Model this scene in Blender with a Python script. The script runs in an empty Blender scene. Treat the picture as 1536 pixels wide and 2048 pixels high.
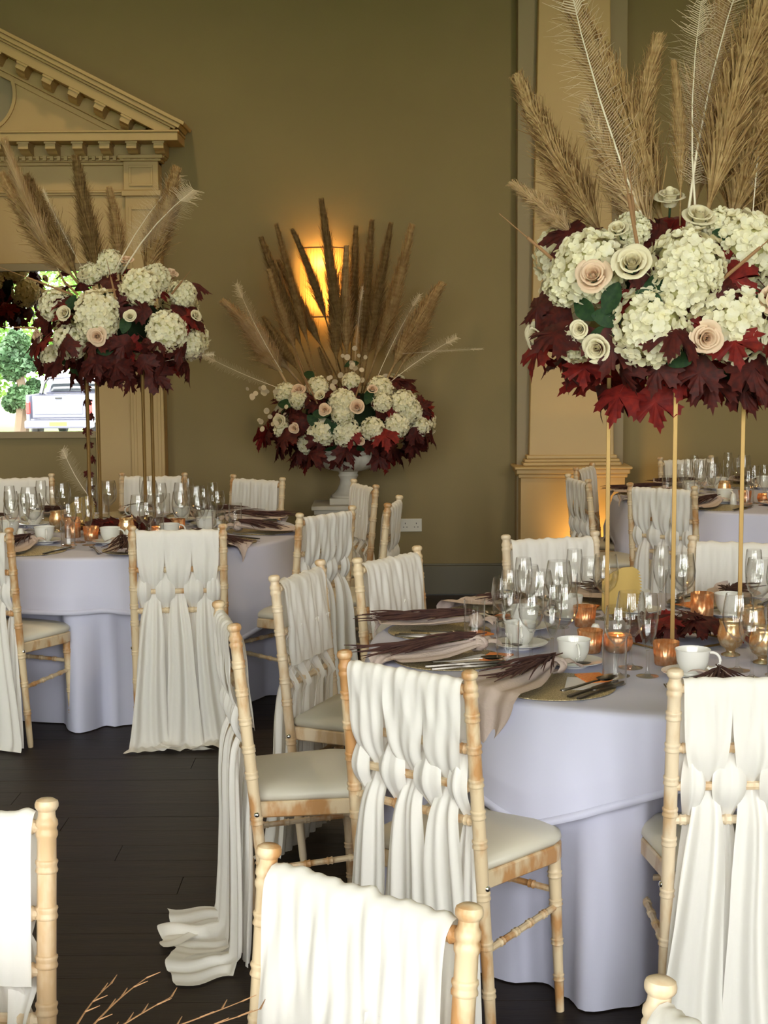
import bpy, math, random
import numpy as np
from mathutils import Vector, Matrix

SC = bpy.context.scene
COL = SC.collection
R = math.radians
rnd = random.Random(7)

# ------------------------------------------------------------------ camera
F_PX, PITCH, ROLL, CAM_H = 3000.0, R(6.315), 0.0068, 1.632
cam_data = bpy.data.cameras.new('camera')
cam_data.sensor_fit = 'VERTICAL'
cam_data.sensor_height = 36.0
cam_data.lens = F_PX / 2048.0 * 36.0
cam_data.clip_start = 0.05
cam_data.clip_end = 300
cam = bpy.data.objects.new('camera', cam_data)
COL.objects.link(cam)
_r, _d = Vector((1, 0, 0)), Vector((0, -math.sin(PITCH), -math.cos(PITCH)))
_f = Vector((0, math.cos(PITCH), -math.sin(PITCH)))
_ri = _r * math.cos(ROLL) + _d * math.sin(ROLL)
_di = -_r * math.sin(ROLL) + _d * math.cos(ROLL)
_m = Matrix((_ri, -_di, -_f)).transposed().to_4x4()
_m.translation = (0, 0, CAM_H)
cam.matrix_world = _m
SC.camera = cam

# ------------------------------------------------------------------ sky, sun, exposure
world = bpy.data.worlds.new('sky')
SC.world = world
world.use_nodes = True
wn = world.node_tree
bg = wn.nodes['Background']
bg.inputs['Color'].default_value = (1.0, 0.985, 0.965, 1)
bg.inputs['Strength'].default_value = 12.5
sun_d = bpy.data.lights.new('sun', 'SUN')
sun_d.energy = 5.0
sun_d.angle = R(2)
sun_d.color = (1.0, 0.95, 0.86)
sun = bpy.data.objects.new('sun', sun_d)
COL.objects.link(sun)
sun.rotation_euler = (R(-42), 0, R(14))     # comes from beyond the far wall, so it lights the garden only
SC.view_settings.view_transform = 'Standard'
SC.view_settings.look = 'None'
SC.view_settings.gamma = 1.0
SC.view_settings.use_curve_mapping = False
SC.view_settings.exposure = 0.35
SC.cycles.use_denoising = True
SC.cycles.max_bounces = 7
SC.cycles.diffuse_bounces = 4
SC.cycles.glossy_bounces = 3
SC.cycles.transmission_bounces = 4
SC.cycles.transparent_max_bounces = 20
SC.cycles.use_adaptive_sampling = True
SC.cycles.adaptive_threshold = 0.035
SC.cycles.caustics_reflective = False
SC.cycles.caustics_refractive = False
SC.cycles.sample_clamp_indirect = 6.0

# ------------------------------------------------------------------ helpers
def tag(o, label=None, cat=None, group=None, kind=None):
    if label: o['label'] = label
    if cat: o['category'] = cat
    if group: o['group'] = group
    if kind: o['kind'] = kind
    return o

def thing(name, label, cat, loc=(0, 0, 0), rz=0.0, group=None):
    o = bpy.data.objects.new(name, None)
    o.empty_display_size = 0.1
    COL.objects.link(o)
    o.location = loc
    o.rotation_euler = (0, 0, rz)
    return tag(o, label, cat, group)

def place(name, me, parent=None, M=None):
    o = bpy.data.objects.new(name, me)
    COL.objects.link(o)
    if parent is not None: o.parent = parent
    if M is not None: o.matrix_basis = M
    return o

def copy_tree(o, parent=None):
    c = o.copy()
    COL.objects.link(c)
    c.parent = parent
    for ch in KIDS.get(o.name, []) or [k for k in o.children]:
        copy_tree(ch, c)
    return c
KIDS = {}

class MB:
    """collects shapes into one mesh"""
    def __init__(s):
        s.v, s.f, s.mi = [], [], []
    def add(s, vs, fs, mi=0):
        b = len(s.v)
        s.v.extend([tuple(p) for p in vs])
        s.f.extend([tuple(i + b for i in q) for q in fs])
        s.mi.extend([mi] * len(fs))
    def box(s, lo, hi, M=None, mi=0):
        x0, y0, z0 = lo; x1, y1, z1 = hi
        vs = [Vector(p) for p in ((x0,y0,z0),(x1,y0,z0),(x1,y1,z0),(x0,y1,z0),(x0,y0,z1),(x1,y0,z1),(x1,y1,z1),(x0,y1,z1))]
        if M is not None: vs = [M @ p for p in vs]
        s.add(vs, [(0,3,2,1),(4,5,6,7),(0,1,5,4),(1,2,6,5),(2,3,7,6),(3,0,4,7)], mi)
        return s
    def cbox(s, c, d, M=None, mi=0):
        return s.box([c[i]-d[i]/2 for i in range(3)], [c[i]+d[i]/2 for i in range(3)], M, mi)
    def lathe(s, prof, seg=16, M=None, a0=0.0, a1=2*math.pi, rib=None, mi=0, cap=True):
        full = abs(a1 - a0 - 2*math.pi) < 1e-6
        n = seg if full else seg + 1
        vs, fs = [], []
        for (r, z) in prof:
            for k in range(n):
                a = a0 + (a1 - a0) * k / seg
                q = r * (1 + (rib(a, z) if rib else 0))
                vs.append(Vector((q*math.cos(a), q*math.sin(a), z)))
        for i in range(len(prof)-1):
            for k in range(seg):
                k2 = (k+1) % n if full else k+1
                fs.append((i*n+k, i*n+k2, (i+1)*n+k2, (i+1)*n+k))
        if full and cap:
            if prof[0][0] > 1e-6: fs.append(tuple(range(n-1, -1, -1)))
            if prof[-1][0] > 1e-6: fs.append(tuple((len(prof)-1)*n + k for k in range(n)))
        if M is not None: vs = [M @ p for p in vs]
        s.add(vs, fs, mi)
        return s
    def tube(s, pts, rad, seg=6, cap=True, mi=0):
        pts = [Vector(p) for p in pts]
        n = len(pts)
        rs = rad if isinstance(rad, (list, tuple)) else [rad]*n
        vs, fs = [], []
        up = Vector((0.3, 0.2, 0.93))
        for i, p in enumerate(pts):
            t = (pts[min(i+1, n-1)] - pts[max(i-1, 0)]).normalized()
            a = t.cross(up)
            if a.length < 1e-3: a = t.cross(Vector((1, 0, 0)))
            a.normalize(); b = t.cross(a)
            for k in range(seg):
                q = 2*math.pi*k/seg
                vs.append(p + (a*math.cos(q) + b*math.sin(q))*rs[i])
        for i in range(n-1):
            for k in range(seg):
                k2 = (k+1) % seg
                fs.append((i*seg+k, (i+1)*seg+k, (i+1)*seg+k2, i*seg+k2))
        if cap:
            fs.append(tuple(range(seg)))
            fs.append(tuple((n-1)*seg + k for k in range(seg-1, -1, -1)))
        s.add(vs, fs, mi)
        return s
    def grid(s, fn, nu, nv, closed=False, mi=0):
        vs, fs = [], []
        n = nu if closed else nu + 1
        for j in range(nv+1):
            for i in range(n):
                vs.append(fn(i/nu, j/nv))
        for j in range(nv):
            for i in range(nu):
                i2 = (i+1) % n if closed else i+1
                fs.append((j*n+i, j*n+i2, (j+1)*n+i2, (j+1)*n+i))
        s.add(vs, fs, mi)
        return s
    def loft(s, loops, mi=0):
        n = len(loops[0]); vs = []; fs = []
        for lp in loops: vs.extend(lp)
        for i in range(len(loops)-1):
            for k in range(n):
                k2 = (k+1) % n
                fs.append((i*n+k, i*n+k2, (i+1)*n+k2, (i+1)*n+k))
        fs.append(tuple(range(n-1, -1, -1)))
        fs.append(tuple((len(loops)-1)*n + k for k in range(n)))
        s.add(vs, fs, mi)
        return s
    def prism(s, poly, y0, y1, M=None, mi=0):
        """poly of (x,z), extruded along y"""
        n = len(poly)
        vs = [Vector((x, y0, z)) for x, z in poly] + [Vector((x, y1, z)) for x, z in poly]
        if M is not None: vs = [M @ p for p in vs]
        fs = [tuple(range(n)), tuple(range(2*n-1, n-1, -1))]
        for k in range(n):
            k2 = (k+1) % n
            fs.append((k2, k, n+k, n+k2))
        s.add(vs, fs, mi)
        return s
    def mesh(s, name, mats, smooth=True, sharp=40):
        me = bpy.data.meshes.new(name)
        me.from_pydata(s.v, [], s.f)
        if not isinstance(mats, (list, tuple)): mats = [mats]
        for m in mats: me.materials.append(m)
        if len(mats) > 1: me.polygons.foreach_set('material_index', s.mi)
        if smooth:
            me.polygons.foreach_set('use_smooth', [True]*len(me.polygons))
            if sharp: me.set_sharp_from_angle(angle=R(sharp))
        me.update()
        return me
    def build(s, name, mats, parent=None, smooth=True, sharp=40, bevel=0, M=None):
        o = place(name, s.mesh(name, mats, smooth, sharp), parent, M)
        if bevel:
            b = o.modifiers.new('bevel', 'BEVEL'); b.width = bevel; b.segments = 2; b.limit_method = 'ANGLE'
        return o

def frame(zdir, xh=(1, 0, 0), loc=(0, 0, 0), sc=1.0):
    """matrix that turns local z to zdir"""
    z = Vector(zdir).normalized(); x = Vector(xh)
    x = x - z * x.dot(z)
    if x.length < 1e-4: x = Vector((0, 1, 0)) - z * z.y
    x.normalize(); y = z.cross(x)
    M = Matrix((x*sc, y*sc, z*sc)).transposed().to_4x4()
    M.translation = loc
    return M

def rot_to(a, b):
    """matrix at a whose z runs to b"""
    return frame(Vector(b)-Vector(a), (1, 0, 0), a)

# ------------------------------------------------------------------ materials
def pmat(name, col, rough=0.5, metal=0.0, col2=None, scale=6.0, stretch=(1, 1, 1), ramp=(0.35, 0.65), bump=None, transl=0.0,
         spec=0.5, per_object=True, sheen=0.0, detail=4.0, coat=0.0):
    m = bpy.data.materials.new(name); m.use_nodes = True
    nt = m.node_tree; N = nt.nodes; L = nt.links
    b = N['Principled BSDF']
    b.inputs['Base Color'].default_value = (*col, 1)
    b.inputs['Roughness'].default_value = rough
    b.inputs['Metallic'].default_value = metal
    b.inputs['Specular IOR Level'].default_value = spec
    if sheen: b.inputs['Sheen Weight'].default_value = sheen
    if coat: b.inputs['Coat Weight'].default_value = coat
    vec = None
    if col2 or bump:
        tc = N.new('ShaderNodeTexCoord'); mp = N.new('ShaderNodeMapping')
        mp.inputs['Scale'].default_value = stretch
        L.new(tc.outputs['Object'], mp.inputs['Vector'])
        vec = mp.outputs['Vector']
        if per_object:
            oi = N.new('ShaderNodeObjectInfo'); mu = N.new('ShaderNodeMath'); mu.operation = 'MULTIPLY'; mu.inputs[1].default_value = 37.0
            L.new(oi.outputs['Random'], mu.inputs[0])
            ad = N.new('ShaderNodeVectorMath'); ad.operation = 'ADD'
            L.new(vec, ad.inputs[0]); L.new(mu.outputs[0], ad.inputs[1])
            vec = ad.outputs[0]
    csock = None
    if col2:
        no = N.new('ShaderNodeTexNoise'); no.inputs['Scale'].default_value = scale; no.inputs['Detail'].default_value = detail
        L.new(vec, no.inputs['Vector'])
        cr = N.new('ShaderNodeValToRGB')
        cr.color_ramp.elements[0].position = ramp[0]; cr.color_ramp.elements[0].color = (*col, 1)
        cr.color_ramp.elements[1].position = ramp[1]; cr.color_ramp.elements[1].color = (*col2, 1)
        L.new(no.outputs['Fac'], cr.inputs['Fac']); csock = cr.outputs['Color']
        L.new(csock, b.inputs['Base Color'])
    if bump:
        nb = N.new('ShaderNodeTexNoise'); nb.inputs['Scale'].default_value = bump[0]; nb.inputs['Detail'].default_value = 3
        L.new(vec, nb.inputs['Vector'])
        bn = N.new('ShaderNodeBump'); bn.inputs['Strength'].default_value = bump[1]; bn.inputs['Distance'].default_value = 0.01
        L.new(nb.outputs['Fac'], bn.inputs['Height']); L.new(bn.outputs['Normal'], b.inputs['Normal'])
    if transl:
        tr = N.new('ShaderNodeBsdfTranslucent'); tr.inputs['Color'].default_value = (*col, 1)
        if csock: L.new(csock, tr.inputs['Color'])
        mx = N.new('ShaderNodeMixShader'); mx.inputs[0].default_value = transl
        L.new(b.outputs[0], mx.inputs[1]); L.new(tr.outputs[0], mx.inputs[2])
        L.new(mx.outputs[0], N['Material Output'].inputs['Surface'])
    return m

def emat(name, col, strength):
    m = bpy.data.materials.new(name); m.use_nodes = True
    b = m.node_tree.nodes['Principled BSDF']
    b.inputs['Base Color'].default_value = (*col, 1)
    b.inputs['Emission Color'].default_value = (*col, 1)
    b.inputs['Emission Strength'].default_value = strength
    return m

def glass_mat(name, tint=(0.985, 0.985, 0.98), gain=1.35):
    m = bpy.data.materials.new(name); m.use_nodes = True
    nt = m.node_tree; N = nt.nodes; L = nt.links
    N.remove(N['Principled BSDF'])
    t = N.new('ShaderNodeBsdfTransparent'); t.inputs[0].default_value = (*tint, 1)
    g = N.new('ShaderNodeBsdfGlossy'); g.inputs['Roughness'].default_value = 0.02
    lw = N.new('ShaderNodeLayerWeight'); lw.inputs['Blend'].default_value = 0.5
    pw = N.new('ShaderNodeMath'); pw.operation = 'POWER'; pw.inputs[1].default_value = 3.6
    fr = N.new('ShaderNodeMath'); fr.operation = 'MULTIPLY_ADD'; fr.inputs[1].default_value = 0.85; fr.inputs[2].default_value = 0.045
    L.new(lw.outputs['Facing'], pw.inputs[0]); L.new(pw.outputs[0], fr.inputs[0])
    mu = N.new('ShaderNodeMath'); mu.operation = 'MULTIPLY'; mu.inputs[1].default_value = gain; mu.use_clamp = True
    mx = N.new('ShaderNodeMixShader')
    L.new(fr.outputs[0], mu.inputs[0]); L.new(mu.outputs[0], mx.inputs[0])
    L.new(t.outputs[0], mx.inputs[1]); L.new(g.outputs[0], mx.inputs[2])
    L.new(mx.outputs[0], N['Material Output'].inputs['Surface'])
    return m

M = {}
M['wall'] = pmat('olive_wall_paint', (0.248, 0.188, 0.082), 0.75, col2=(0.234, 0.177, 0.077), scale=2.0, bump=(90, 0.05))
M['skirting'] = pmat('dark_olive_paint', (0.13, 0.115, 0.075), 0.5)
M['ceiling'] = pmat('ceiling_paint', (0.62, 0.58, 0.48), 0.8)
M['cream'] = pmat('cream_paint', (0.50, 0.345, 0.148), 0.5, col2=(0.475, 0.327, 0.14), scale=3, bump=(60, 0.04))
M['greige'] = pmat('greige_paint', (0.28, 0.215, 0.115), 0.55, bump=(60, 0.04))
M['niche'] = pmat('grey_olive_paint', (0.27, 0.225, 0.14), 0.7)
M['plank'] = pmat('dark_floorboard', (0.026, 0.017, 0.011), 0.5, col2=(0.015, 0.010, 0.008), scale=5, stretch=(0.5, 7, 7), bump=(30, 0.12), spec=0.22)
M['subfloor'] = pmat('dark_floor', (0.018, 0.013, 0.011), 0.4)
M['wood'] = pmat('limewashed_wood', (0.48, 0.25, 0.095), 0.42, col2=(0.67, 0.53, 0.34), scale=13, stretch=(1.4, 1.4, 0.6), ramp=(0.38, 0.52), bump=(40, 0.12))
M['wood_pale'] = pmat('pale_limewashed_wood', (0.56, 0.38, 0.21), 0.42, col2=(0.70, 0.57, 0.40), scale=13, stretch=(1.4, 1.4, 0.5), ramp=(0.38, 0.52), bump=(40, 0.12))
M['cushion'] = pmat('cream_cushion_vinyl', (0.60, 0.565, 0.47), 0.45, bump=(14, 0.15))
M['sash'] = pmat('ivory_chiffon', (0.91, 0.89, 0.845), 0.85, transl=0.28, spec=0.2, bump=(35, 0.10))
M['cloth'] = pmat('white_linen', (0.60, 0.605, 0.755), 0.8, spec=0.25, bump=(6, 0.25), transl=0.08)
M['napkin'] = pmat('blush_linen', (0.56, 0.45, 0.40), 0.85, bump=(120, 0.2))
M['gold_rod'] = pmat('brushed_gold', (0.33, 0.205, 0.072), 0.40, 0.65)
M['gold_leaf'] = pmat('matte_gold_card', (0.46, 0.31, 0.085), 0.5, 0.4)
M['steel'] = pmat('polished_steel', (0.17, 0.155, 0.135), 0.34, 1.0)
M['chrome'] = pmat('chrome_bolt', (0.8, 0.8, 0.8), 0.12, 1.0)
M['glitter'] = pmat('gold_glitter', (0.42, 0.33, 0.17), 0.35, 0.6, col2=(0.75, 0.64, 0.40), scale=260, ramp=(0.45, 0.62), bump=(240, 0.6))
M['china'] = pmat('white_china', (0.80, 0.79, 0.74), 0.15, coat=0.3)
M['glass'] = glass_mat('clear_glass')
M['pane'] = glass_mat('window_pane', (0.97, 0.98, 0.98), 0.8)
M['copper'] = pmat('copper_mercury_glass', (0.80, 0.40, 0.19), 0.28, 0.75, col2=(0.92, 0.62, 0.38), scale=70, ramp=(0.4, 0.65), transl=0.35)
M['mercury'] = pmat('gold_mercury_glass', (0.72, 0.50, 0.26), 0.22, 0.75, col2=(0.90, 0.78, 0.55), scale=60, ramp=(0.45, 0.6), transl=0.3)
M['wax'] = pmat('candle_wax', (0.9, 0.8, 0.62), 0.5, transl=0.3)
M['flame'] = emat('candle_flame', (1.0, 0.55, 0.16), 60.0)
M['orange'] = pmat('orange_glitter_card', (0.85, 0.20, 0.035), 0.5, col2=(0.95, 0.36, 0.08), scale=120)
M['card'] = pmat('white_card', (0.78, 0.74, 0.72), 0.7)
M['tassel'] = pmat('burgundy_grass', (0.045, 0.016, 0.014), 0.8, col2=(0.085, 0.034, 0.024), scale=20)
M['plume'] = pmat('tan_pampas', (0.64, 0.45, 0.22), 0.85, col2=(0.48, 0.30, 0.125), scale=7, stretch=(2, 2, 6), transl=0.3)
M['plume_dark'] = pmat('brown_pampas', (0.38, 0.24, 0.095), 0.85, col2=(0.23, 0.135, 0.05), scale=7, stretch=(2, 2, 6), transl=0.3)
M['plume_pale'] = pmat('pale_pampas', (0.74, 0.56, 0.34), 0.85, col2=(0.62, 0.43, 0.22), scale=7, transl=0.35)
M['feather'] = pmat('ivory_feather', (0.80, 0.68, 0.50), 0.8, transl=0.35)
M['quill'] = pmat('ivory_quill', (0.85, 0.76, 0.60), 0.5)
M['reed'] = pmat('brown_reed', (0.34, 0.18, 0.08), 0.75)
M['petal'] = pmat('ivory_petal', (0.88, 0.82, 0.56), 0.7, col2=(0.92, 0.88, 0.71), scale=4, transl=0.25)
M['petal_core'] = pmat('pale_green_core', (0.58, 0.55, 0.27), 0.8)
M['rose'] = pmat('ivory_rose', (0.86, 0.78, 0.56), 0.6, transl=0.22)
M['blush'] = pmat('blush_rose', (0.87, 0.66, 0.48), 0.6, transl=0.22)
M['leaf_dark'] = pmat('burgundy_leaf', (0.105, 0.016, 0.011), 0.62, col2=(0.050, 0.011, 0.010), scale=9, transl=0.15, spec=0.25)
M['leaf_red'] = pmat('red_leaf', (0.26, 0.020, 0.014), 0.62, col2=(0.14, 0.012, 0.012), scale=7, transl=0.2, spec=0.25)
M['leaf_green'] = pmat('dark_green_leaf', (0.018, 0.045, 0.020), 0.6, col2=(0.030, 0.070, 0.022), scale=8, transl=0.1, spec=0.2)
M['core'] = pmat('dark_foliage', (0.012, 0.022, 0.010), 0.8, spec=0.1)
M['stone'] = pmat('white_stone', (0.62, 0.58, 0.50), 0.65, col2=(0.55, 0.51, 0.43), scale=9, bump=(40, 0.1))
M['plastic'] = pmat('white_plastic', (0.66, 0.63, 0.55), 0.35)
M['black'] = pmat('black_slot', (0.01, 0.01, 0.01), 0.6)
M['mirror'] = pmat('mirror_silver', (0.93, 0.94, 0.93), 0.0, 1.0)
M['shade'] = pmat('pleated_shade', (0.72, 0.44, 0.17), 0.8, transl=0.36)
M['white_paint'] = pmat('white_window_paint', (0.75, 0.74, 0.70), 0.5)
M['grass'] = pmat('lawn', (0.10, 0.19, 0.035), 0.9, col2=(0.16, 0.25, 0.06), scale=1.5)
M['gravel'] = pmat('pale_gravel', (0.42, 0.39, 0.34), 0.9, col2=(0.34, 0.32, 0.28), scale=12)
M['tree_leaf'] = pmat('tree_leaf', (0.10, 0.22, 0.03), 0.6, col2=(0.20, 0.33, 0.06), scale=0.6, transl=0.35)
M['tree_dark'] = pmat('dark_tree_leaf', (0.03, 0.075, 0.03), 0.6, col2=(0.05, 0.11, 0.04), scale=0.8, transl=0.2)
M['bark'] = pmat('bark', (0.12, 0.085, 0.055), 0.9)
M['car'] = pmat('silver_car_paint', (0.085, 0.088, 0.125), 0.45, 0.1, coat=0.1)
M['car_glass'] = pmat('dark_car_glass', (0.03, 0.035, 0.04), 0.05)
M['rubber'] = pmat('black_rubber', (0.012, 0.012, 0.012), 0.7)
M['plate_yellow'] = pmat('yellow_number_plate', (0.85, 0.60, 0.02), 0.4)
M['tail_red'] = pmat('tail_light_red', (0.45, 0.02, 0.02), 0.2)

WALL_Y = 9.80
# @@STRUCTURE
# ------------------------------------------------------------------ the room
RX0, RX1, RY0, RZ = -6.6, 5.6, -3.5, 4.8
def struct(o, label=None):
    o['kind'] = 'structure'
    if label: o['label'] = label
    return o

floor = struct(MB().box((RX0-.2, RY0-.2, -0.14), (RX1+.2, WALL_Y+.2, -0.006)).build('floor', M['subfloor']), 'dark stained wooden plank floor')
def planks():
    me_by_len = {}
    y, row = 1.5, 0
    while y < WALL_Y - 0.05:
        w = 0.15
        if y + w > WALL_Y: w = WALL_Y - y
        x = -3.1 + (row * 0.83) % 1.9 - 1.9
        while x < 2.7:
            x1 = x + 1.9
            a, b = max(x, -3.1), min(x1, 2.9)
            if b - a > 0.05:
                key = (round(b-a, 3), round(w, 3))
                if key not in me_by_len:
                    me_by_len[key] = MB().box((0.0012, 0.0012, -0.02), (key[0]-0.0012, key[1]-0.0012, 0.0)).mesh('plank', M['plank'], smooth=False)
                place('plank', me_by_len[key], floor, Matrix.Translation((a, y, rnd.uniform(-0.0006, 0.0))))
            x = x1
        y += 0.15; row += 1
planks()
struct(MB().box((RX0-.2, RY0-.2, RZ), (RX1+.2, WALL_Y+.2, RZ+.2)).build('ceiling', M['ceiling']), 'plain ceiling')
wall_back = struct(MB().box((RX0-.2, WALL_Y, 0), (RX1+.2, WALL_Y+.2, RZ)).build('wall_back', M['wall']), 'olive painted far wall')
struct(MB().box((RX0-.2, RY0, 0), (RX0, WALL_Y, RZ)).build('wall_left', M['wall']), 'olive painted side wall')
struct(MB().box((RX1, RY0, 0), (RX1+.2, WALL_Y, RZ)).build('wall_right', M['wall']), 'olive painted side wall')
sk = MB()
for (a, b) in ((-1.40, 0.84), (1.56, RX1)):
    sk.box((a, WALL_Y-.022, 0), (b, WALL_Y, .19)).box((a, WALL_Y-.016, .19), (b, WALL_Y, .205))
struct(sk.build('baseboard_back', M['skirting'], bevel=.004), 'dark olive skirting board')

# the window wall behind the camera
WC = [(-5.15, 2.2), (-2.65, 1.9), (-0.2, 1.9), (2.2, 1.9), (4.4, 1.6)]
WZ0, WZ1 = 0.22, 4.1
fw = MB()
edges = [RX0-.2] + [v for c, w in WC for v in (c-w/2, c+w/2)] + [RX1+.2]
for k in range(0, len(edges), 2): fw.box((edges[k], RY0-.2, 0), (edges[k+1], RY0, RZ))
for c, w in WC:
    fw.box((c-w/2, RY0-.2, 0), (c+w/2, RY0, WZ0)).box((c-w/2, RY0-.2, WZ1), (c+w/2, RY0, RZ))
struct(fw.build('wall_front', M['wall'], smooth=False), 'olive painted wall with tall windows')
for k, (c, w) in enumerate(WC):
    fr = MB()
    x0, x1 = c-w/2, c+w/2
    fr.box((x0, RY0-.14, WZ0), (x0+.06, RY0-.04, WZ1)).box((x1-.06, RY0-.14, WZ0), (x1, RY0-.04, WZ1))
    fr.box((x0, RY0-.14, WZ1-.06), (x1, RY0-.04, WZ1)).box((x0, RY0-.14, WZ0), (x1, RY0-.04, WZ0+.06))
    fo = struct(fr.build('window_%d' % (k+1), M['white_paint'], smooth=False), 'tall white framed window')
    MB().box((x0+.06, RY0-.13, 2.86), (x1-.06, RY0-.05, 2.93)).build('transom', M['white_paint'], fo, smooth=False)
    MB().box((x0-.05, RY0-.04, WZ0-.05), (x1+.05, RY0+.10, WZ0)).build('window_sill', M['white_paint'], fo, smooth=False)
    for (a, b) in ((WZ0+.06, 2.86), (2.93, WZ1-.06)):
        MB().box((x0+.06, RY0-.093, a), (x1-.06, RY0-.087, b)).build('pane', M['pane'], fo, smooth=False)
    pd = bpy.data.lights.new('window_portal', 'AREA'); pd.shape = 'RECTANGLE'; pd.size = w; pd.size_y = WZ1-WZ0
    pd.cycles.is_portal = True
    po = bpy.data.objects.new('window_portal', pd); COL.objects.link(po)
    po.location = (c, RY0-.25, (WZ0+WZ1)/2); po.rotation_euler = (R(-90), 0, R(180))

# ------------------------------------------------------------------ overmantel with pediment (trim_1)
XC = -2.56
om = bpy.data.objects.new('trim_1', None); COL.objects.link(om); om.location = (XC, WALL_Y, 0)
struct(om, 'cream pedimented overmantel with scrolled blocks around a mirror')
cm = M['cream']
def om_part(name, boxes, m=cm, bevel=.004):
    b = MB()
    for lo, hi in boxes: b.box(lo, hi)
    return b.build(name, m, om, smooth=False, bevel=bevel)
for s in (-1, 1):
    def sx(a, b): return (min(s*a, s*b), max(s*a, s*b))
    a, b = sx(.70, .935); om_part('side_panel', [((a, -.10, .0), (b, 0, 2.17))])
    a, b = sx(.935, 1.15); om_part('pilaster', [((a, -.15, .0), (b, 0, 2.585))])
    a, b = sx(.955, 1.13); om_part('pilaster_fillet', [((a, -.157, .25), (a+.02, -.15, 2.52)), ((b-.02, -.157, .25), (b, -.15, 2.52)), ((a+.02, -.157, 2.50), (b-.02, -.15, 2.52))], bevel=.002)
    a, b = sx(.915, 1.165); om_part('pilaster_necking', [((a, -.165, 2.585), (b, 0, 2.62))])
    a, b = sx(.93, 1.15); om_part('frieze_block', [((a, -.16, 2.62), (b, 0, 2.80))])
    a, b = sx(.965, 1.115)
    om_part('block_panel', [((a, -.168, 2.645), (b, -.16, 2.66)), ((a, -.168, 2.76), (b, -.16, 2.775)), ((a, -.168, 2.66), (a+.014, -.16, 2.76)), ((b-.014, -.168, 2.66), (b, -.16, 2.76))], bevel=.002)
    a, b = sx(.915, 1.17); om_part('block_cap', [((a, -.175, 2.80), (b, 0, 2.815)), ((a-.012, -.19, 2.815), (b+.012, 0, 2.84))])
om_part('architrave', [((-.935, -.10, 2.17), (.935, 0, 2.595)), ((-.94, -.115, 2.595), (.94, 0, 2.61)), ((-.94, -.125, 2.61), (.94, 0, 2.625))], bevel=.003)
om_part('frieze', [((-.935, -.11, 2.625), (.935, 0, 2.78))])
om_part('bed_moulding', [((-1.15, -.125, 2.78), (1.15, 0, 2.80)), ((-1.15, -.14, 2.80), (1.15, 0, 2.82)), ((-1.19, -.16, 2.82), (1.19, 0, 2.835)), ((-1.20, -.14, 2.835), (1.20, 0, 2.92))], bevel=.004)
om_part('corona', [((-1.30, -.33, 2.905), (1.30, 0, 2.955)), ((-1.31, -.34, 2.955), (1.31, 0, 2.968))])
modp = [(0, 0), (0, -.055), (-.03, -.062), (-.055, -.048), (-.085, -.055), (-.115, -.04), (-.16, -.03), (-.16, 0)]
def modillion(width):
    b = MB(); n = len(modp)
    vs = [(-width/2, y, z) for y, z in modp] + [(width/2, y, z) for y, z in modp]
    fs = [tuple(range(n)), tuple(range(2*n-1, n-1, -1))] + [((k+1) % n, k, n+k, n+(k+1) % n) for k in range(n)]
    b.add(vs, fs)
    b.box((-width/2-.006, -.168, 0), (width/2+.006, 0, .012))
    return b.mesh('scroll_block', cm, smooth=False)
mod_me = modillion(.062)
for k in range(-7, 8):
    place('scroll_block', mod_me, om, Matrix.Translation((k*.168, -.14, 2.893)))
# small dentils under the scroll blocks
den_me = MB().box((-.011, -.022, 0), (.011, 0, .026)).mesh('dentil', cm, smooth=False)
for k in range(-26, 27):
    place('dentil', den_me, om, Matrix.Translation((k*.044, -.158, 2.806)))
# tympanum with a round niche, then the raking cornices
SL = math.atan(.511); ZA = 3.70
tymp = MB()
nseg = 48; rn = .235; zc = 3.235
outer = []
for k in range(nseg):
    a = 2*math.pi*k/nseg
    dx, dz = math.cos(a), math.sin(a)
    best = 9
    # triangle: base z=2.968, sides z = 3.55 - .511*|x|
    if dz < -1e-6: best = min(best, (2.968-zc)/dz)
    for s in (-1, 1):
        den = dz + .511*s*dx
        if den > 1e-6: best = min(best, (3.60-zc)/den)
    outer.append((dx*best, zc+dz*best, dx*rn, zc+dz*rn))
vs = []
for (ox, oz, ix, iz) in outer: vs += [(ox, -.10, oz), (ix, -.10, iz), (ix, -.012, iz)]
fs = []
for k in range(nseg):
    a, b = 3*k, 3*((k+1) % nseg)
    fs += [(a, b, b+1, a+1), (a+1, b+1, b+2, a+2)]
tymp.add(vs, fs)
tymp.build('tympanum', cm, om, smooth=False)
MB().lathe([(.001, 0), (.236, 0)], 48, frame((0, -1, 0), (1, 0, 0), (0, -.075, zc)), cap=False).build('niche_back', M['niche'], om)
MB().lathe([(.236, -.01), (.260, 0), (.260, .018), (.240, .018), (.236, -.01)], 48, frame((0, -1, 0), (1, 0, 0), (0, -.10, zc)), cap=False).build('niche_ring', cm, om)
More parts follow.
